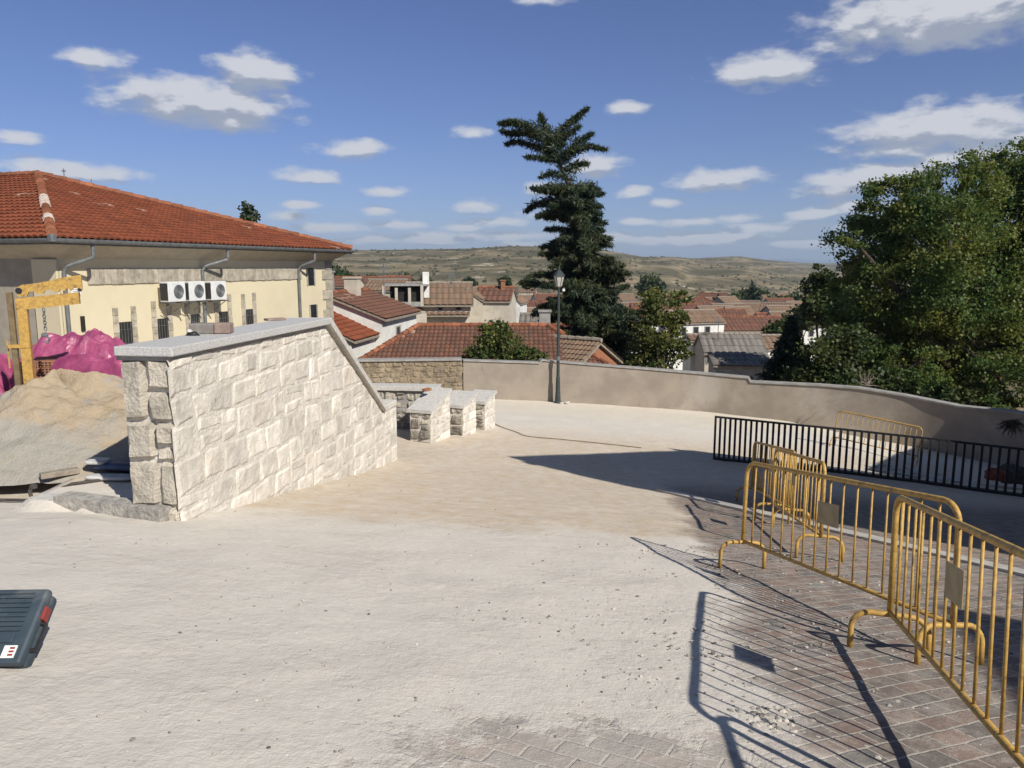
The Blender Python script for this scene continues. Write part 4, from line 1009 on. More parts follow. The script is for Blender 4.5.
def sacks():
    z = -2.58
    def flat_sack(c, L, Wd, H, rot, m, label, name='cement_bag', cat='bag', grp=None):
        X = Vector((math.cos(rot),math.sin(rot),0)); Y = Vector((-X.y,X.x,0)); mb = MB()
        def fn(a, b):
            q = a*2*math.pi; p = (b-.5)*math.pi
            sx = math.copysign(abs(math.cos(q))**.5, math.cos(q)); sy = math.copysign(abs(math.sin(q))**.5, math.sin(q)); r = abs(math.cos(p))**.35
            k = 1+.06*noise.fractal(Vector((sx*2,sy*2,c[0]*9)), .8, 2, 3)
            return Vector(c)+X*(L/2*sx*r*k)+Y*(Wd/2*sy*r*k)+Vector((0,0,H/2+H/2*math.copysign(abs(math.sin(p))**.6, math.sin(p))*k))
        mb.grid(fn, 28, 14); return tag(mb.build(name, m, smooth=True), label, cat, grp)
    flat_sack((-4.95,9.55,z), 1.05,.5,.10,-.25, M['maroon'], 'dark red film bundle in the shade of the stone wall', 'film_bundle', 'film')
    flat_sack((-4.95,9.35,z+.06), .78,.34,.10,-.12, M['blue_bag'], 'blue bag lying in the shade beside the stone wall', grp='bags beside the stone wall')
    flat_sack((-5.22,9.30,z+.14), .26,.24,.05,-.1, M['white_bag'], 'white paper bag on top of the blue bag', grp='bags beside the stone wall')
    flat_sack((-4.95,9.10,z-.01), .62,.2,.05,-.05, M['white_bag'], 'pale bag under the blue bag beside the wall', grp='bags beside the stone wall')
    tag(MB().box((-5.62,9.15,z+.05), (.42,.11,.07), (.75,.66,0), bevel=.008).build('wooden_plank', M['wood']), 'short weathered wooden plank beside the bags', 'plank')
    tag(MB().box((-4.6,9.72,z+.12), (.8,.4,.34), (.95,-.2,0), bevel=.12).build('tarp_bundle', M['maroon']), 'dark bundle behind the bags in the shade', 'bundle')
    P = [(-6.6,8.95),(-6.1,8.75),(-5.7,8.72),(-5.3,8.85),(-5.0,9.05),(-4.85,9.15)]
    tag(MB().tube([(a,b,ground_z(a,b)+.03) for a,b in P], .018, 6).build('cable', M['cable'], smooth=True), 'black cable running to the bags beside the wall', 'cable')
    m = MB(); lump(m, (-5.62,8.62,z+.02), .05,.04,.05, 2); m.tube([(-5.45,8.33,z-.12),(-5.52,8.40,z+.06)], .022, 6); tag(m.build('iron_stake', M['cable']), 'small dark iron stake at the end of the kerb', 'stake')
sacks()

# ------------------------------------------------------------------ tool case at the left edge
def tool_case():
    # tilted towards the camera, propped on a block
    pBR = ray(19, 663)*3.60; tau = R(40); X = Vector((1,.03,0)).normalized(); 
    Yv = Vector((-.02,math.cos(tau),math.sin(tau))).normalized(); Zv = X.cross(Yv).normalized()
    Wd, Hh, T = .55, .415, .11
    t = thing('tool_case', 'dark blue ribbed tool case with a red latch', 'tool case', tuple(pBR))
    c = pBR-X*(Wd/2)+Yv*(Hh/2)
    MB().box(c-Zv*.035, (Wd,Hh,.06), X, Zv, bevel=.02).build('lid', M['case'], t, smooth=False)
    MB().box(c-Zv*.105, (Wd-.012,Hh-.012,.07), X, Zv, bevel=.02).build('body', M['case'], t)
    m = MB()
    for k in range(9): m.box(c+Yv*(.175-.026*k)-X*(.02)+Zv*.0, (Wd-.09,.010,.014), X, Zv, bevel=.003)
    m.box(c-Yv*.075-X*.03, (Wd-.1,.05,.010), X, Zv, bevel=.004); m.build('rib', M['case'], t)
    MB().box(c+X*(Wd/2+.004)+Yv*.075-Zv*.05, (.022,.075,.055), X, Zv, bevel=.006).build('latch', M['red'], t)
    m = MB(); e = c+X*(Wd/2+.012)-Zv*.06; m.tube([e+Yv*.03-X*.02,e+Yv*.02+X*.012,e-Yv*.11+X*.012,e-Yv*.12-X*.02], .011, 6); m.build('handle', M['black_metal'], t)
    st = MB().box(c+X*(Wd/2-.075)-Yv*(Hh/2-.06)-Zv*.002, (.065,.065,.006), X, Zv).build('sticker', M['sticker'], t)
    m = MB(); b = c+X*(Wd/2-.075)-Yv*(Hh/2-.06)+Zv*.0025
    for k in range(3): m.box(b+X*.012+Yv*(.018-.018*k), (.026,.010,.001), X, Zv); 
    m.build('print', M['red'], st)
    # worn white letters on the rim
    m = MB(); b = c+X*(Wd/2-.165)-Yv*(Hh/2-.055)+Zv*-.003
    def arc(cx, cy, r, a0, a1): return [b+X*(cx+r*math.cos(q))+Yv*(cy+r*math.sin(q)) for q in np.linspace(a0,a1,10)]
    m.tube(arc(-.05,0,.022,R(50),R(310)), .0022, 4); m.tube([b-Yv*.025+X*.0,b+Yv*.025], .0022, 4); m.tube(arc(.0,.012,.013,R(-90),R(90)), .0022, 4)
    m.build('lettering', M['white_bag'], t)
    g = pBR+Yv*.27-Zv*.20-X*.44; zz = ground_z(g.x,g.y)
    h = g.z-.0-zz
    tag(MB().box((g.x,g.y,zz+h/2-.01), (.26,.14,max(.1,h)), X, bevel=.01).build('concrete_block', M['cement']), 'concrete block propping up the blue tool case', 'block')
tool_case()

# ------------------------------------------------------------------ trees
def leaf_mesh(name, m, parent, cen, size, flat=.5, up=None, aspect=1.0, wid=.42):
    """cen (N,3): one small leaf face at each point"""
    n = len(cen); a = RNG.normal(size=(n,3)); 
    if up is not None: a = a*flat+np.array(up)
    a /= np.linalg.norm(a, axis=1)[:,None]
    b = np.cross(a, RNG.normal(size=(n,3))); b /= np.linalg.norm(b, axis=1)[:,None]; c = np.cross(a, b)
    s = (size*RNG.uniform(.6,1.35,n))[:,None]
    V = np.stack([cen-b*s*.5*aspect, cen+c*s*wid-b*s*.05, cen+b*s*.5*aspect, cen-c*s*wid+b*s*.05], axis=1).reshape(-1,3)
    off = np.array(parent.location); me = bpy.data.meshes.new(name)
    me.vertices.add(4*n); me.vertices.foreach_set('co', (V-off).ravel()); me.loops.add(4*n); me.loops.foreach_set('vertex_index', np.arange(4*n))
    me.polygons.add(n); me.polygons.foreach_set('loop_start', np.arange(0,4*n,4)); me.update(calc_edges=True); me.materials.append(m)
    o = bpy.data.objects.new(name, me); C.objects.link(o); o.parent = parent; return o
def crown_points(lobes, n, sub=26, spread=.22, shell=.55):
    """lobes: (x,y,z,rx,ry,rz); leaves gather in clumps near each lobe's surface"""
    vol = np.array([l[3]*l[4]*l[5] for l in lobes])**.67; vol /= vol.sum(); out = []
    for l, q in zip(lobes, vol):
        k = max(8, int(sub*q*len(lobes))); d = RNG.normal(size=(k,3)); d /= np.linalg.norm(d,axis=1)[:,None]; d *= (shell+(1.05-shell)*RNG.random(k)**.6)[:,None]
        cc = np.array(l[:3])+d*np.array(l[3:]); per = max(4, int(n*q/k)); rad = spread*min(l[3:])*RNG.uniform(.6,1.4,k)
        p = np.repeat(cc, per, 0)+RNG.normal(size=(k*per,3))*np.repeat(rad,per)[:,None]*np.array([1,1,.62]); out.append(p)
    return np.concatenate(out)
def trunk_mesh(t, path, r0, limbs, m=None):
    mb = MB(); n = len(path); mb.tube(path, [r0*(1-.6*i/(n-1)) for i in range(n)], 9)
    for (a, b, r) in limbs:
        a, b = Vector(a), Vector(b); mid = (a+b)/2+Vector((random.uniform(-.1,.1),random.uniform(-.1,.1),.12))*(b-a).length*.5
        mb.tube([a,mid,b], [r,r*.65,r*.25], 6)
    mb.build('trunk', m or M['bark'], t, smooth=True)
def tree(name, label, base, lobes, n, size, leaf, trunk_r=.3, group=None, cat='tree', sub=26, spread=.22, shell=.55):
    base = Vector(base); t = thing(name, label, cat, base, group)
    top = max(l[2] for l in lobes); cx = np.mean([l[0] for l in lobes]); cy = np.mean([l[1] for l in lobes])
    th = Vector((cx, cy, base.z+(top-base.z)*.45)); path = [base, base*.5+th*.5+Vector((.1,0,0)), th]
    trunk_mesh(t, path, trunk_r, [(th if i % 2 else base*.3+th*.7, (l[0],l[1],l[2]), trunk_r*.4) for i, l in enumerate(lobes)])
    leaf_mesh('crown', leaf, t, crown_points(lobes, n, sub, spread, shell), size)
    return t
def lobes_from(px, D, depth=.8, jit=1.2):
    out = []
    for (u, v, r) in px:
        y = D+RNG.uniform(-jit,jit); p = ray(u, v)*y; rr = r/F*y; out.append((p.x,p.y,p.z,rr,rr*depth*1.15,rr*.9))
    return out
def big_tree():
    D = 33
    px = [(884,207,28),(870,245,36),(905,240,42),(930,200,34),(965,185,32),(1000,180,30),(950,235,46),(1000,235,48),(862,285,26),(848,318,20),(850,345,22),(890,290,42),(940,290,46),(990,290,46),(1040,215,50),(1060,280,55),(870,330,38),(920,335,42),(970,335,44),(1025,340,48),(860,365,28),(905,372,34),(955,378,34),(1005,385,34),(853,240,14),(1090,200,60),(1110,300,60),(1080,380,50),(1040,170,34)]
    lo = lobes_from(px, D, 1.0, 2.4); base = (ray(965,480).x*D, D, -9.2)
    tree('broadleaf_tree', 'large broadleaf tree turning yellow beyond the wall at the right', base, lo, 260000, .118, M['leaf_dec'], .55, sub=60, spread=.17, shell=.55)
big_tree()
def conifer():
    D = 41; k = D/F
    base = Vector((ray(592,400).x*D, D, -9.6)); t = thing('leaning_conifer', 'tall dark conifer with a crooked top leaning left', 'tree', base)
    axis = [(592,430),(591,370),(590,320),(588,275),(583,230),(574,195),(563,172),(556,155),(548,138)]
    ax = [ray(u,v)*D for u,v in axis]; mb = MB(); mb.tube(ax, [.38,.34,.30,.26,.20,.15,.11,.08,.05], 8)
    cen = []; orient = []
    def branch(pts, w0, dens=1.0, droop=.0):
        P = [Vector(p) for p in pts]; mb.tube(P, [.05*(1-.7*i/(len(P)-1)) for i in range(len(P))], 5)
        for i in range(len(P)-1):
            L = (P[i+1]-P[i]).length; n = int(L*(330 if w0 > .305 or w0 < .295 else 620)*dens)
            for _ in range(n):
                q = RNG.random(); f = (i+q)/(len(P)-1); w = w0*(1-.55*f)*(0.6+.4*math.sin(f*math.pi+.4))
                c = P[i].lerp(P[i+1], q); g = RNG.normal(size=3)*np.array([w,w,w*.46]); cen.append(np.array(c)+g-np.array([0,0,droop*f*.3]))
    def img(*uvd): return [ray(u,v)*(D+dd) for (u,v,dd) in uvd]
    # explicit crooked top
    branch(img((556,155,0),(545,140,-.2),(530,128,-.4),(512,122,-.4),(500,124,-.3)), .40, 1.5)
    branch(img((548,140,0),(528,132,.3),(510,134,.5),(501,130,.5)), .26, 1.1)
    branch(img((550,142,0),(545,128,0),(540,114,.1)), .22, 1.0)
    branch(img((552,146,0),(560,132,.2),(572,121,.2),(588,108,.2)), .24, 1.1)
    branch(img((556,150,0),(570,132,-.3),(580,126,-.4)), .22, .9)
    branch(img((558,160,0),(574,150,-.3),(590,146,-.3),(607,150,-.3)), .22, 1.0)
    branch(img((560,165,0),(578,142,.4),(593,133,.5)), .26, .9)
    branch(img((557,160,0),(540,158,-.3),(526,157,-.4)), .22, 1.0)
    branch(img((554,155,0),(540,148,.3),(515,141,.5),(506,145,.5)), .22, .9)
    branch(img((566,172,0),(578,164,.2),(588,164,.3)), .28, 1.0)
    branch(img((570,180,0),(552,172,-.2),(540,178,-.3)), .26, .8)
    branch(img((575,195,0),(556,186,-.3),(538,190,-.4),(532,188,-.4)), .34, 1.0)
    branch(img((578,200,0),(556,200,.3),(536,204,.5),(526,212,.6)), .34, 1.0)
    branch(img((574,195,0),(588,185,.3),(600,194,.3)), .34, 1.1)
    # body: whorls of drooping branches
    edges = [(200,536,600),(215,538,606),(230,545,612),(250,543,618),(270,536,624),(290,532,628),(310,535,632),(330,540,640),(350,546,646),(372,548,650)]
    ev = [e[0] for e in edges]; el_ = [e[1] for e in edges]; er = [e[2] for e in edges]; av = [a[1] for a in axis][::-1]; au = [a[0] for a in axis][::-1]
    v = 196
    while v < 385:
        cu = np.interp(v, av, au)
        for _ in range(14 if v > 250 else 9):
            th = RNG.uniform(0, 2*math.pi); vv = v+RNG.uniform(-8,8)
            rl = (cu-np.interp(vv,ev,el_)) if math.cos(th) < 0 else (np.interp(vv,ev,er)-cu)
            R_ = max(18, rl)*k*RNG.uniform(.62,1.14)*(1.0 if vv < 270 else 1.08); o = ray(cu, vv)*D; rise = RNG.uniform(-.02,.28)
            dv = Vector((math.cos(th), math.sin(th)*.9, 0))
            p1 = o+dv*(R_*.5)+Vector((0,0,rise*R_*.55)); p2 = o+dv*R_+Vector((0,0,RNG.uniform(-.12,.16)*R_+rise*R_*.4))
            branch([o,p1,p2], .30, .48, .5)
        v += 9.4
    mb.build('trunk', M['bark'], t, smooth=True)
    cen_ = np.array(cen); leaf_mesh('crown', M['needle'], t, cen_, .16, 1.2, (.0,0,.4), 2.4, .17)
conifer()
tree('yellowing_tree', 'small tree turning yellow right of the dark conifer', (ray(668,430).x*37,37,-9.4), lobes_from([(662,306,17),(678,320,13),(654,328,16),(668,344,17),(646,350,14),(683,350,10),(656,362,16),(680,300,9),(638,364,11),(650,300,10)], 37, 1, .6), 13000, .13, M['leaf_yel'], .16, sub=22, spread=.28)
tree('garden_shrub', 'bright green shrub over the wall before the red roof', (ray(495,430).x*31,31,-9.2), lobes_from([(495,340,16),(483,350,15),(512,352,15),(474,357,10),(527,357,11),(500,330,9),(541,360,7),(490,332,9)], 31, 1, .4), 9000, .11, M['leaf_bush'], .1, cat='shrub', sub=18, spread=.3)
def spruce(label, u, vtop, vbot, hw, D, n, leaf, group=None, name='spruce_tree'):
    b = ray(u, vbot)*D; tp = ray(u, vtop)*D; t = thing(name, label, 'tree', (b.x,b.y,b.z-.5), group)
    MB().tube([(b.x,b.y,b.z-.5),tuple(tp)], [.18*D/40,.02], 6).build('trunk', M['bark'], t)
    q = RNG.random(n)**.62; th = RNG.uniform(0,2*math.pi,n); lay_ = np.floor(q*16)/16
    r = hw/F*D*(q*.8+.2*q)*(.45+.65*((q*16) % 1))*np.sqrt(RNG.uniform(.25,1,n))
    lob = 1+.25*np.sin(th*5+lay_*40)
    cen = np.stack([b.x+r*np.cos(th)*lob, b.y+r*np.sin(th)*lob, tp.z+(b.z-tp.z)*(q)-r*.12], axis=1)+RNG.normal(size=(n,3))*.06*D/40
    leaf_mesh('crown', leaf, t, cen, .008*D*.65, .8, (0,0,.7), 1.8, .25)
spruce('dark spruce beyond the wall left of the large broadleaf tree', 788, 316, 385, 30, 38, 12000, M['needle'])
tree('dark_tree', 'dark green tree standing left behind the large broadleaf tree', (ray(815,360).x*52,52,-11), lobes_from([(822,288,15),(816,307,13),(830,312,16),(822,272,8),(836,292,15)], 52, 1, 1), 9000, .24, M['leaf_dark'], .25, spread=.28)
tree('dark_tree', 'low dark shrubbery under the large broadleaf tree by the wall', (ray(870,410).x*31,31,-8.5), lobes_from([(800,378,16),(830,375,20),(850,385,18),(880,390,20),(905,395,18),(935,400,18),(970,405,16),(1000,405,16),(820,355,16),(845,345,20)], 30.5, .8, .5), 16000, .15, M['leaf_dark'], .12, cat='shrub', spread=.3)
tree('dark_tree', 'dark tree crown just showing above the red roof ridge', (ray(249,240).x*62,62,-3), lobes_from([(248,208,5),(251,215,6),(245,216,4),(249,222,7)], 62, 1, .3), 900, .26, M['needle'], .12, spread=.3)

# ------------------------------------------------------------------ town houses
def house(name, label, p, az, L, Wd, Hw, rise, wallm, roofm, kind='gable', over=.35, cat='house', group=None, wins=(), relief=False, chim=(), flat_parts=None, hiprun=None):
    """p: centre of the plan at eave height; X runs along the ridge at heading az; wins: (face, s, z_top, width, height)"""
    p = Vector(p); X = Vector((math.sin(az),math.cos(az),0)); Y = Vector((X.y,-X.x,0)); u = Vector((0,0,1))     # Y: to the right of X
    t = thing(name, label, cat, (p.x,p.y,p.z-Hw), group); hl, hw = L/2, Wd/2
    Q = lambda a, b, z: p+X*a+Y*b+u*z
    m = MB()
    cs = [(-hl,-hw),(hl,-hw),(hl,hw),(-hl,hw)]
    for i in range(4):
        a, b = cs[i], cs[(i+1) % 4]; m.poly([Q(*a,-Hw),Q(*b,-Hw),Q(*b,0),Q(*a,0)])
    if kind == 'gable':
        for s in (-hl, hl): m.poly([Q(s,-hw,0),Q(s,hw,0),Q(s,0,rise)])
    if kind == 'shed': 
        m.poly([Q(-hl,-hw,0),Q(hl,-hw,0),Q(hl,-hw,rise),Q(-hl,-hw,rise)])
        for s in (-hl, hl): m.poly([Q(s,-hw,0),Q(s,hw,0),Q(s,-hw,rise)])
    m.build('wall', wallm, t)
    k = over*rise/hw if kind != 'shed' else over*rise/Wd
    def plane(poly, ed):
        r = MB()
        if relief: tile_sheet(r, poly, ed, sub=4)
        else:
            P = [Vector(q) for q in poly]; n = (P[1]-P[0]).cross(P[2]-P[0]).normalized(); n = n if n.z > 0 else -n
            tile_sheet(r, poly, ed, pitch=.5, row=1.0, amp=.07, sub=4)
        # under-board gives the roof its thickness
        r2 = MB(); r2.prism([Vector(q)-u*.06 for q in poly], (0,0,-.10)); 
        o = r.build('roof', roofm, t); r2.build('roof_board', M['wood'], o); return o
    if kind == 'gable':
        for sg in (1,-1): plane([Q(-hl-over*.6,sg*(hw+over),-k),Q(hl+over*.6,sg*(hw+over),-k),Q(hl+over*.6,0,rise),Q(-hl-over*.6,0,rise)], X)
        c = MB(); ridge_caps(c, Q(-hl-over*.6,0,rise+.05), Q(hl+over*.6,0,rise+.05), .12, .42); c.build('ridge', M['ridge'] if roofm in (M['terracotta'],M['terracotta_old']) else M['wood'], t)
    elif kind == 'hip':
        hr = hiprun or hw; o = over
        A, B = Q(-hl+hr,0,rise), Q(hl-hr,0,rise)
        E = [Q(-hl-o,-hw-o,-k),Q(hl+o,-hw-o,-k),Q(hl+o,hw+o,-k),Q(-hl-o,hw+o,-k)]
        plane([E[0],E[1],B,A], X); plane([E[3],E[2],B,A], X); plane([E[0],E[3],A], Y); plane([E[1],E[2],B], Y)
        c = MB()
        for a, b in ((E[0],A),(E[3],A),(E[1],B),(E[2],B),(A,B)): ridge_caps(c, a+u*.05, b+u*.05, .12, .42)
        c.build('ridge', M['ridge'], t)
    elif kind == 'shed':
        plane([Q(-hl-over*.5,hw+over,-k),Q(hl+over*.5,hw+over,-k),Q(hl+over*.5,-hw-.1,rise),Q(-hl-over*.5,-hw-.1,rise)], X)
    elif kind == 'flat':
        r = MB(); r.box(Q(0,0,.08), (L+.2,Wd+.2,.16), X); r.build('roof', roofm, t)
    for (face, s, zt, ww, hh) in wins:
        if face == 'r': c, d, n = Q(s,hw,zt-hh/2), X, Y
        elif face == 'l': c, d, n = Q(s,-hw,zt-hh/2), X, -Y
        elif face == 'n': c, d, n = Q(-hl,s,zt-hh/2), Y, -X
        else: c, d, n = Q(hl,s,zt-hh/2), Y, X
        f = MB()
        for sg in (-1,1): f.box(c+d*(sg*ww/2)+n*.02, (.08,.08,hh+.08), d); f.box(c+u*(sg*hh/2)+n*.02, (ww-.085,.07,.08), d)
        w_ = f.build('window', M['cement'], t); MB().box(c+n*.005, (ww-.07,.03,hh-.07), d).build('pane', M['dark_glass'], w_)
    for (a, b, zb, sz, hgt, mm) in chim:
        c = MB(); c.box(Q(a,b,zb+hgt/2), (sz,sz,hgt), X); c.box(Q(a,b,zb+hgt+.06), (sz+.12,sz+.12,.1), X); c.build('chimney', mm, t)
    return t
# white houses left of centre
az = R(8)
def at(u, v, D): return ray(u, v)*D
c = Vector((-9.55,44.6,-2.62)); house('white_house', 'white house with orange tiled roof and two chimneys left of centre', c, az, 7.0, 6.2, 9, 1.18, M['white'], M['terracotta_old'], relief=True, over=.3,
      wins=(('r',-.6,-.75,.8,1.5),), chim=((-1.2,-.9,.7,.75,1.6,M['cement']),(-.1,.3,.7,.75,1.25,M['beige'])))
c = Vector((-10.6,39.3,-3.45)); house('white_house', 'lower white annex with red roof between the stone slab and orange roofed house', c, az, 3.6, 6.0, 8, 1.35, M['white'], M['terracotta'], relief=True, over=.25)
c = Vector((-1.45,37.6,-4.25)); house('tiled_house', 'low house with broad red hip roof just over the brown wall', c, R(90), 10.8, 6.6, 6, 1.35, M['beige'], M['terracotta_old'], 'hip', relief=True, over=.3, hiprun=2.2, chim=((3.1,-.8,.9,.55,1.1,M['cement']),))
c = Vector((2.55,36.2,-4.35)); house('tiled_house', 'small house with dark orange roof left of the lamp', c, R(128), 3.6, 3.6, 5, .95, M['brick'], M['brown_tile'], relief=True, over=.3)
# balconied house
def balcony_house():
    o = at(402, 300, 58); t = thing('balcony_house', 'pale house with dark open loggia behind the orange roof', 'house', (o.x,o.y,o.z-8)); X = Vector((1,.15,0)).normalized()
    MB().box(o+Vector((0,2.5,-4.6)), (3.0,4,7), X).build('wall', M['beige'], t)
    MB().box(o+Vector((0,2.7,.25)), (2.6,3.4,1.4), X).build('loggia', M['dark'], t)
    m = MB()
    for s in (-1.45,-.5,.5,1.45): m.box(o+X*s+Vector((0,.55,.3)), (.22,.22,1.55 if abs(s) > 1 else 1.2), X)
    m.build('post', M['beige'], t); MB().box(o+Vector((0,.6,-.35)), (3.1,.3,.35), X).build('balcony', M['cement'], t)
    MB().box(o+Vector((0,2.6,1.1)), (3.4,4.2,.12), X).build('roof', M['cement'], t)
    MB().box(o+X*1.6+Vector((0,2,1.1)), (.5,.5,2.0), X).build('chimney', M['white'], t)
balcony_house()
o = at(434, 302.5, 63); house('grey_roof_house', 'cream two storey house with grey tiled roof and small windows', o+Vector((.2,3.2,0)), R(86), 5.2, 6.4, 9, 1.5, M['beige'], M['brown_tile'], over=.4,
      wins=(('r',-1.5,-.25,.35,.4),('r',.1,-.25,.4,.4),('r',1.6,-.25,.45,.4),('r',.3,-2.0,.6,1.1),('r',1.7,-2.0,1.1,.9)))
o = at(436, 313.5, 62.3); MBp = house('lean_to', 'tiled canopy along the cream two storey house', o+Vector((.1,.6,-.05)), R(86), 5.0, .6, .15, .18, M['beige'], M['brown_tile'], 'shed', over=.25, cat='canopy')
o = at(472, 298.5, 65); house('gable_house', 'beige house with a blank gable end facing the square', o+Vector((0,3.6,0)), R(6), 7.0, 2.2, 9, .75, M['beige'], M['brown_tile'], over=.15)
o = at(500, 299, 66); house('gable_house', 'beige house with a red roof edge right of the blank gable', o+Vector((-.4,2.6,-.1)), R(97), 3.1, 4.8, 9, 1.0, M['beige'], M['terracotta_old'], over=.2, chim=((.7,.4,.7,.35,.9,M['brick']),))
o = at(518, 303, 92); house('small_white_house', 'small white gabled house left of the conifer', o+Vector((0,3,0)), R(10), 5, 1.5, 5, .7, M['white'], M['brown_tile'], over=.15)
o = at(535, 326, 72); house('town_house', 'low grey roofed house with orange wall left of the conifer', o+Vector((0,2,0)), R(95), 2.6, 4, 5, 1.0, M['brick'], M['grey_tile'], over=.2)
o = at(548, 338, 58); house('town_house', 'small orange roofed house just left of the lamp lantern post', o+Vector((.4,2,-.1)), R(100), 4.2, 4, 5, .9, M['white'], M['terracotta_old'], over=.2, relief=False)
# right of the conifer
o = at(703, 313.5, 105); house('white_block', 'tall white blank walled building right of the yellowing tree', o+Vector((0,2.6,0)), R(90), 2.6, 5, 9, .1, M['white'], M['cement'], 'flat')
o = at(732, 322, 112); house('town_house', 'house with purple brown roof right of the white blank wall', o+Vector((0,3.5,0)), R(92), 5.4, 7, 6, 1.6, M['beige'], M['terracotta_old'], over=.2)
o = at(752, 331, 92); house('town_house', 'house with long orange brown roof below the flats', o+Vector((0,3.2,.1)), R(88), 9.0, 6.5, 6, 1.4, M['brick'], M['terracotta_old'], over=.2)
o = at(706, 310, 150); house('town_house', 'large purple brown hip roof left of the flats', o+Vector((0,5,0)), R(90), 10.5, 10, 7, 2.4, M['beige'], M['terracotta_old'], 'hip', over=.3)
o = at(726, 309, 148); house('town_house', 'house with flat cream eaves before the large hip roof', o+Vector((1,3,-.1)), R(90), 6, 6, 7, .9, M['white'], M['brown_tile'], over=.2)
o = at(763, 311, 160); house('block_of_flats', 'brick flats with dark brown roof and white balconies', o+Vector((0,5,0)), R(90), 11.5, 9, 8, 1.3, M['brick'], M['brown_tile'], over=.4, cat='flats',
      wins=(('r',-3.4,-.6,1.0,1.2),('r',-1.7,-.6,1.3,1.3),('r',2.4,-.6,1.2,1.2),('r',4.2,-.6,1.2,1.2),('r',-2.6,-2.4,1.3,1.3),('r',2.4,-2.4,1.2,1.2),('r',4.2,-2.4,1.2,1.2)))
b = bpy.data.objects['block_of_flats']
mm = MB(); o = at(751, 315, 159)
for k in range(2): mm.box(o+Vector((.3,0,.2-1.55*k)), (3.4,1.0,.5), (1,0,0))
mm.build('balcony', M['white'], b)
# grey sheds
o = at(733, 351, 62); house('shed', 'grey corrugated roof shed with dark openings over the wall', o+Vector((.2,2.0,0)), R(92), 4.9, 4.4, 4.5, 1.2, M['beige'], M['grey_tile'], 'gable', over=.25, cat='shed', wins=(('r',-1.9,-.1,.8,.9),('r',1.0,-.15,.6,.4)))
o = at(745, 364, 56); house('shed', 'lower grey sheeted lean-to before the corrugated shed', o+Vector((0,1.2,-.05)), R(95), 4.3, 2.4, 3, .65, M['cement'], M['grey_tile'], 'shed', over=.2, cat='shed')
o = at(697, 340, 66); house('shed', 'narrow white walled shed left of the corrugated roof', o+Vector((0,1.5,0)), R(90), 1.0, 3, 4, .3, M['white'], M['brown_tile'], over=.15, cat='shed', wins=(('r',.2,-.3,.4,.7),))
o = at(773, 348, 66); house('shed', 'low shed with pale orange roof right of the grey one', o+Vector((0,1.8,0)), R(90), 2.6, 3.6, 4, .9, M['white'], M['brown_tile'], over=.15, cat='shed')
# chimney frame right of the conifer, globe lamp
o = at(634, 318, 60); m = MB(); m.box(o+Vector((-.75,0,-.8)), (.3,.4,2.6)); m.box(o+Vector((.45,0,-.8)), (.3,.4,2.6)); m.box(o+Vector((-.1,0,.45)), (2.2,1.0,.18))
tag(m.build('chimney_stack', M['beige']), 'pale stone frame behind the conifer and yellowing tree', 'frame')
o = at(632, 322, 75); house('town_house', 'red roofed house seen through the gap right of the conifer', o+Vector((0,2.5,0)), R(80), 5, 4, 6, 1.1, M['white'], M['terracotta_old'], over=.2)
# more far roofs
FAR = [(545,300,170,'far house with pale wall behind the conifer at the left',M['white'],M['terracotta_old'],5),(528,292,260,'tiny far house high in the valley left of the conifer',M['beige'],M['brown_tile'],6),(648,318,120,'brown roofed house behind the yellowing tree',M['beige'],M['terracotta_old'],6),
       (675,300,190,'far brown roof above the yellowing tree',M['beige'],M['terracotta_old'],8),(786,296,330,'far white house among trees below the cliffs',M['white'],M['brown_tile'],9),(770,297,340,'second far white house left of the one below the cliffs',M['white'],M['terracotta_old'],7),(800,300,300,'far pale house nearest the dark tree at the right',M['white'],M['terracotta_old'],8),
       (815,318,130,'grey walled house half hidden by the dark tree',M['cement'],M['grey_tile'],7),(385,290,95,'far brown roof left of the pale house with the loggia',M['beige'],M['brown_tile'],5),(775,322,118,'orange roofed house under the brick flats',M['brick'],M['terracotta_old'],4.5)]
for (u, v, D, lb, wm, rm, L) in FAR:
    o = at(u, v, D); house('far_house', lb, o+Vector((0,2.5,0)), R(90+random.uniform(-12,12)), L, 5, 6, 1.2, wm, rm, over=.2)
# the rest of the town, small and far
trn = random.Random(12)
TOWN = [(528,318,110),(545,322,98),(530,309,150),(548,311,140),(527,300,200),(552,300,180),(620,312,130),(640,309,150),(625,300,210),(655,312,125),(690,322,90),(700,303,190),(715,299,230),(730,304,170),(742,318,128),(745,306,190),(757,301,230),(778,312,150),(790,315,135),(798,308,170),(785,305,200),(806,312,150),(812,322,110),(795,325,105),(683,312,140),(672,318,115),(720,315,135),(772,303,260),(340,286,120),(372,284,150),(395,282,200)]
for (u, v, D) in TOWN:
    o = at(u+trn.uniform(-3,3), v, D); L = trn.uniform(5,9); wm = trn.choice((M['white'],M['beige'],M['beige'],M['brick'])); rm = trn.choice((M['terracotta_old'],M['brown_tile'],M['brown_tile']))
    wn = tuple(('r',q,-.6,.7,1.0) for q in (-1.6,.1,1.7)) if D < 160 else ()
    house('town_house', 'small house with a tiled roof down in the town', o+Vector((0,2.5,0)), R(90+trn.uniform(-35,35)), L, trn.uniform(4.5,7), 6, trn.uniform(1.0,1.7), wm, rm, over=.25, group='small houses down in the town', wins=wn)
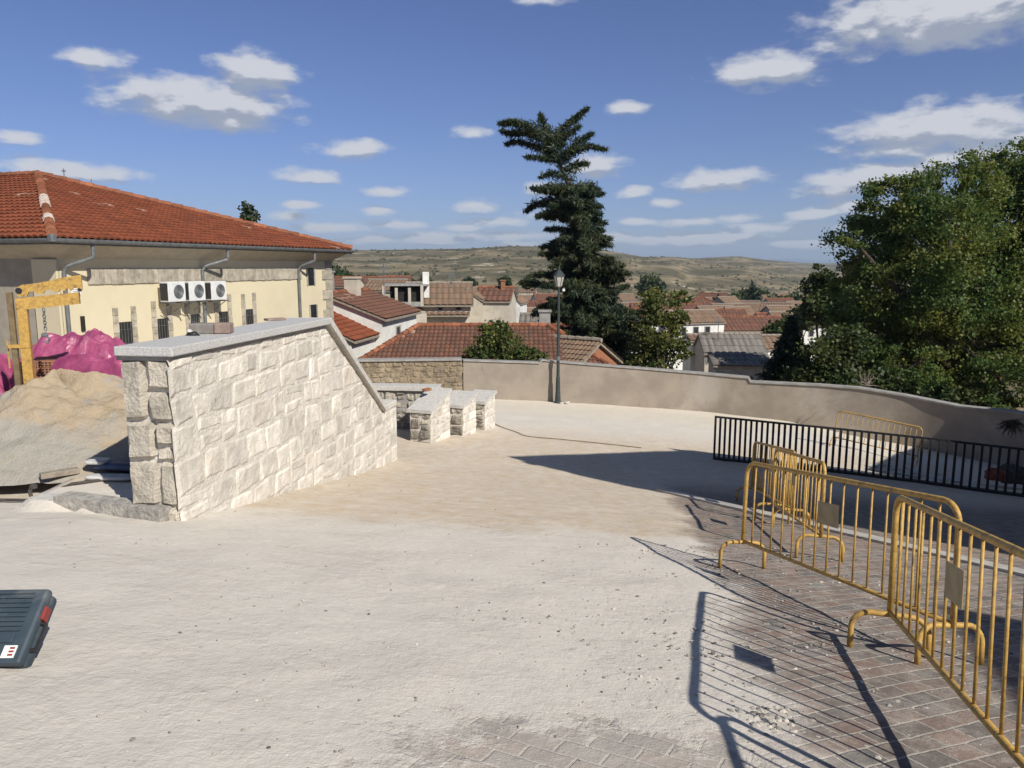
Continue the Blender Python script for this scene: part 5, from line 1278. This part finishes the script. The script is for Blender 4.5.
# aerials on the near roofs
for (u, v, D, lb) in ((384,283,52,'thin television aerial above the pale house with the loggia'),(452,286,66,'thin television aerial above the grey tiled roof'),(718,333,63,'thin television aerial above the corrugated shed')):
    o = at(u, v, D); m = MB(); m.tube([o+Vector((0,0,-.8)),o+Vector((0,0,1.3))], .03, 5)
    for k in range(5): m.box(o+Vector((0,0,.7+.13*k)), (.75-.08*k,.03,.03), (1,.4,0))
    tag(m.build('television_aerial', M['gutter']), lb, 'aerial')
# trees in the valley
VT = [(735,303,220,8,'tree'),(745,298,230,9,'tree'),(760,301,240,10,'tree'),(775,304,250,9,'tree'),(790,303,235,8,'tree'),(722,303,230,7,'tree'),(330,276,150,10,'tree'),(345,279,160,9,'tree'),(372,280,240,5,'tree'),(405,279,280,5,'tree'),(425,281,260,4,'tree'),(470,282,280,4,'tree'),(505,281,260,4,'tree'),(530,282,240,5,'tree'),(360,283,200,6,'tree'),(540,318,90,9,'tree'),(650,285,260,9,'tree'),(800,318,100,12,'tree'),(780,330,75,10,'tree')]
for i, (u, v, D, r, kd) in enumerate(VT):
    o = at(u, v, D); lo = lobes_from([(u,v,r),(u-r*.7,v+r*.4,r*.75),(u+r*.8,v+r*.3,r*.7)], D, 1, .5)
    tree('valley_tree', 'dark rounded tree among the houses down in the valley', (o.x,D,min(o.z-6, land(o.x,D))), lo, 1500, .011*D*.34+.12, M['leaf_dark'], .3, 'rounded trees in the valley', sub=14, spread=.35)
for u, vt, vb in ((752,285,306),(757,289,306)):
    spruce('thin dark cypress standing up among the valley trees', u, vt, vb, 2.6, 225, 700, M['needle'], 'cypresses in the valley', 'cypress_tree')

# ------------------------------------------------------------------ things behind the railing, at the right
def right_bits():
    rr = random.Random(9); m = MB()
    for k in range(26):
        x, y = rr.uniform(9.2,11.3), rr.uniform(17.8,19.3); lump(m, (x,y,float(gz(x,y))+.02), rr.uniform(.05,.22),rr.uniform(.05,.18),rr.uniform(.03,.08), k, 1)
    tag(m.build('stone_rubble', M['coping']), 'pale broken stones behind the black railing', 'rubble')
    x, y = 11.75,17.9; z = float(gz(x,y)); m = lump(MB(), (x,y,z+.25), .24,.2,.22, 5, 3); tag(m.build('orange_sack', mat('orange_sack', (.30,.06,.03), (.2,.04,.02), .7, 5, .5, 20, .02), smooth=True), 'orange sack in the shade behind the black railing', 'sack')
    x, y = 12.3,18.1; z = float(gz(x,y)); m = lump(MB(), (x,y,z+.25), .35,.28,.36, 7, 3); tag(m.build('black_sack', M['cable'], smooth=True), 'black sack beside the orange sack behind the railing', 'sack')
    # dry plant on the wall top, and roots hanging over the wall
    def twigs(name, label, o, n, L, seed, down=False, m_=M['wood']):
        r = random.Random(seed); mb = MB()
        for k in range(n):
            a = r.uniform(0,6.28); e = r.uniform(.2,1.2); d = Vector((math.cos(a)*.8,math.sin(a)*.4,(-1 if down else 1)*e)).normalized(); p = Vector(o); P = [p]
            for q in range(4): d = (d+Vector((r.uniform(-.5,.5),r.uniform(-.3,.3),r.uniform(-.4,.4)))).normalized(); p = p+d*L*r.uniform(.15,.35); P.append(p)
            mb.tube(P, [.014,.012,.009,.006,.004], 4)
        tag(mb.build(name, m_), label, 'plant')
    o = at(868, 386, 25.0); twigs('dry_weed', 'dry pale weed growing on top of the grey wall', o, 16, .5, 3)
    o = at(1012, 420, 18.6); twigs('ivy_roots', 'dark dead creeper hanging over the wall at the right', o, 90, .42, 5, True, M['bark'])
right_bits()

# ------------------------------------------------------------------ buildings out of frame that shade the street at the right
def unshade(p, r): return Vector((p[0]+math.sin(SUN_AZ)*r, p[1]+math.cos(SUN_AZ)*r, p[2]+math.tan(SUN_EL)*r))
def shade_buildings():
    # gable front runs at heading 50 degrees from a corner at c
    c = Vector((7.7,7.9-1.6,0)); wd = Vector((math.sin(R(50)),math.cos(R(50)),0)); h = Vector((math.sin(SUN_AZ),math.cos(SUN_AZ),0))
    def on_plane(p):
        q = Vector((p[0],p[1],0)); # solve q + h r = c + wd k
        A = np.array([[h.x,-wd.x],[h.y,-wd.y]]); r, k = np.linalg.solve(A, np.array([c.x-q.x,c.y-q.y])); return r, k, p[2]+math.tan(SUN_EL)*r
    g = lambda x, y: (x, y, float(gz(x,y)))
    ra = on_plane(g(-.1,17.05)); rb = on_plane(g(4.9,19.45)); rc = on_plane(g(10.2,17.0))
    t = thing('stone_house', 'tall stone house out of frame at the right, only its shadow in view', 'house', (c.x,c.y,-3.4))
    P = lambda k, z: c+wd*k+Vector((0,0,z))
    k0 = ra[1]+.45; k2 = max(rc[1], rb[1]+2)
    rd = on_plane(g(9.09,18.19)); re = on_plane((12.25,22.2,-5.43))
    front = [P(k0,-6),P(k2,-6),P(k2,rc[2]-.1),P(rb[1],rb[2]-.1),P(k0,ra[2]-.1)]
    MB().prism(front, h*9).build('wall', M['church_stone'], t)
    eave = [P(ra[1],ra[2]-.16),P(rb[1],rb[2]-.02),P(k2+.5,rc[2]-.16),P(k2+.5,rc[2]-.02),P(rb[1],rb[2]+.14),P(ra[1],ra[2])]
    MB().prism([p-h*.05 for p in eave], h*9.4).build('roof', M['terracotta_old'], t)
    MB().prism([P(rd[1]+.02,-6),P(k2+12,-6),P(k2+12,re[2]+.3),P(re[1],re[2]),P(rd[1]+.02,rd[2])], -h*.4).build('side_wall', M['church_stone'], t)
    m = MB(); m.box(P(ra[1]+.15,ra[2]-.62), (.25,.5,.16), h); m.build('gutter_spout', M['gutter'], t)
    # second house, its roof corner shades the lower right corner
    q = unshade((3.95,6.0,-2.9), 11.5); a = Vector((math.sin(R(214)),math.cos(R(214)),0)); b = Vector((-a.y,a.x,0)) ; b = b if b.x > 0 else -b
    t2 = thing('stone_house', 'plain house out of frame beside the camera, shading the lower right corner', 'house', (q.x,q.y,-2))
    MB().prism([Vector((q.x,q.y,-4)),Vector((q.x,q.y,-4))+a*14,Vector((q.x,q.y,-4))+a*14+b*9,Vector((q.x,q.y,-4))+b*9], (0,0,q.z+4)).build('wall', M['church_stone'], t2)
    MB().prism([Vector((q.x,q.y,q.z+.002))-a*.1-b*.1,Vector((q.x,q.y,q.z+.002))+a*14.1-b*.1,Vector((q.x,q.y,q.z+.002))+a*14.1+b*9.1,Vector((q.x,q.y,q.z+.002))-a*.1+b*9.1], (0,0,.15)).build('roof', M['terracotta_old'], t2)
shade_buildings()

# ------------------------------------------------------------------ loose stones and gravel
def gravel():
    rr = random.Random(21); m = MB(); bm = bmesh.new(); bmesh.ops.create_icosphere(bm, subdivisions=1, radius=1); bm.verts.index_update(); iv = [v.co.copy() for v in bm.verts]; jf = [[v.index for v in f.verts] for f in bm.faces]; bm.free()
    def peb(x, y, s):
        z = ground_z(x,y); a, b_, c_ = s*rr.uniform(.7,1.4), s*rr.uniform(.7,1.3), s*rr.uniform(.4,.8); q = rr.uniform(0,3.14); cq, sq = math.cos(q), math.sin(q); vs = []
        for v in iv:
            k = 1+rr.uniform(-.25,.25); vx, vy = v.x*a*k, v.y*b_*k; vs.append(Vector((x+vx*cq-vy*sq, y+vx*sq+vy*cq, z+c_*.35+v.z*c_*k)))
        m.add(vs, jf)
    for k in range(1700):
        y = 2.2+6.5*rr.random()**1.3; x = 1.0+.2*y+rr.gauss(0,.9)
        if x > .68*y+.4 or x < -.6*y: continue
        peb(x, y, rr.choice((.004,.005,.006,.008,.011)) if rr.random() < .965 else .018)
    for k in range(90):
        x, y = 1.36+rr.gauss(0,.13), 3.62+rr.gauss(0,.10); peb(x, y, rr.uniform(.006,.022))
    for k in range(1500):
        y = 2.2+14*rr.random()**1.4; x = rr.uniform(-.62,.55)*y; 
        if x < -3.4 and y > 7.5: continue
        peb(x, y, rr.choice((.003,.004,.005,.007,.010)))
    tag(m.build('gravel', M['gravel'], origin=(0,0,0)), 'loose pebbles and crumbs of mortar scattered over the paving', 'gravel', kind='stuff')
gravel()
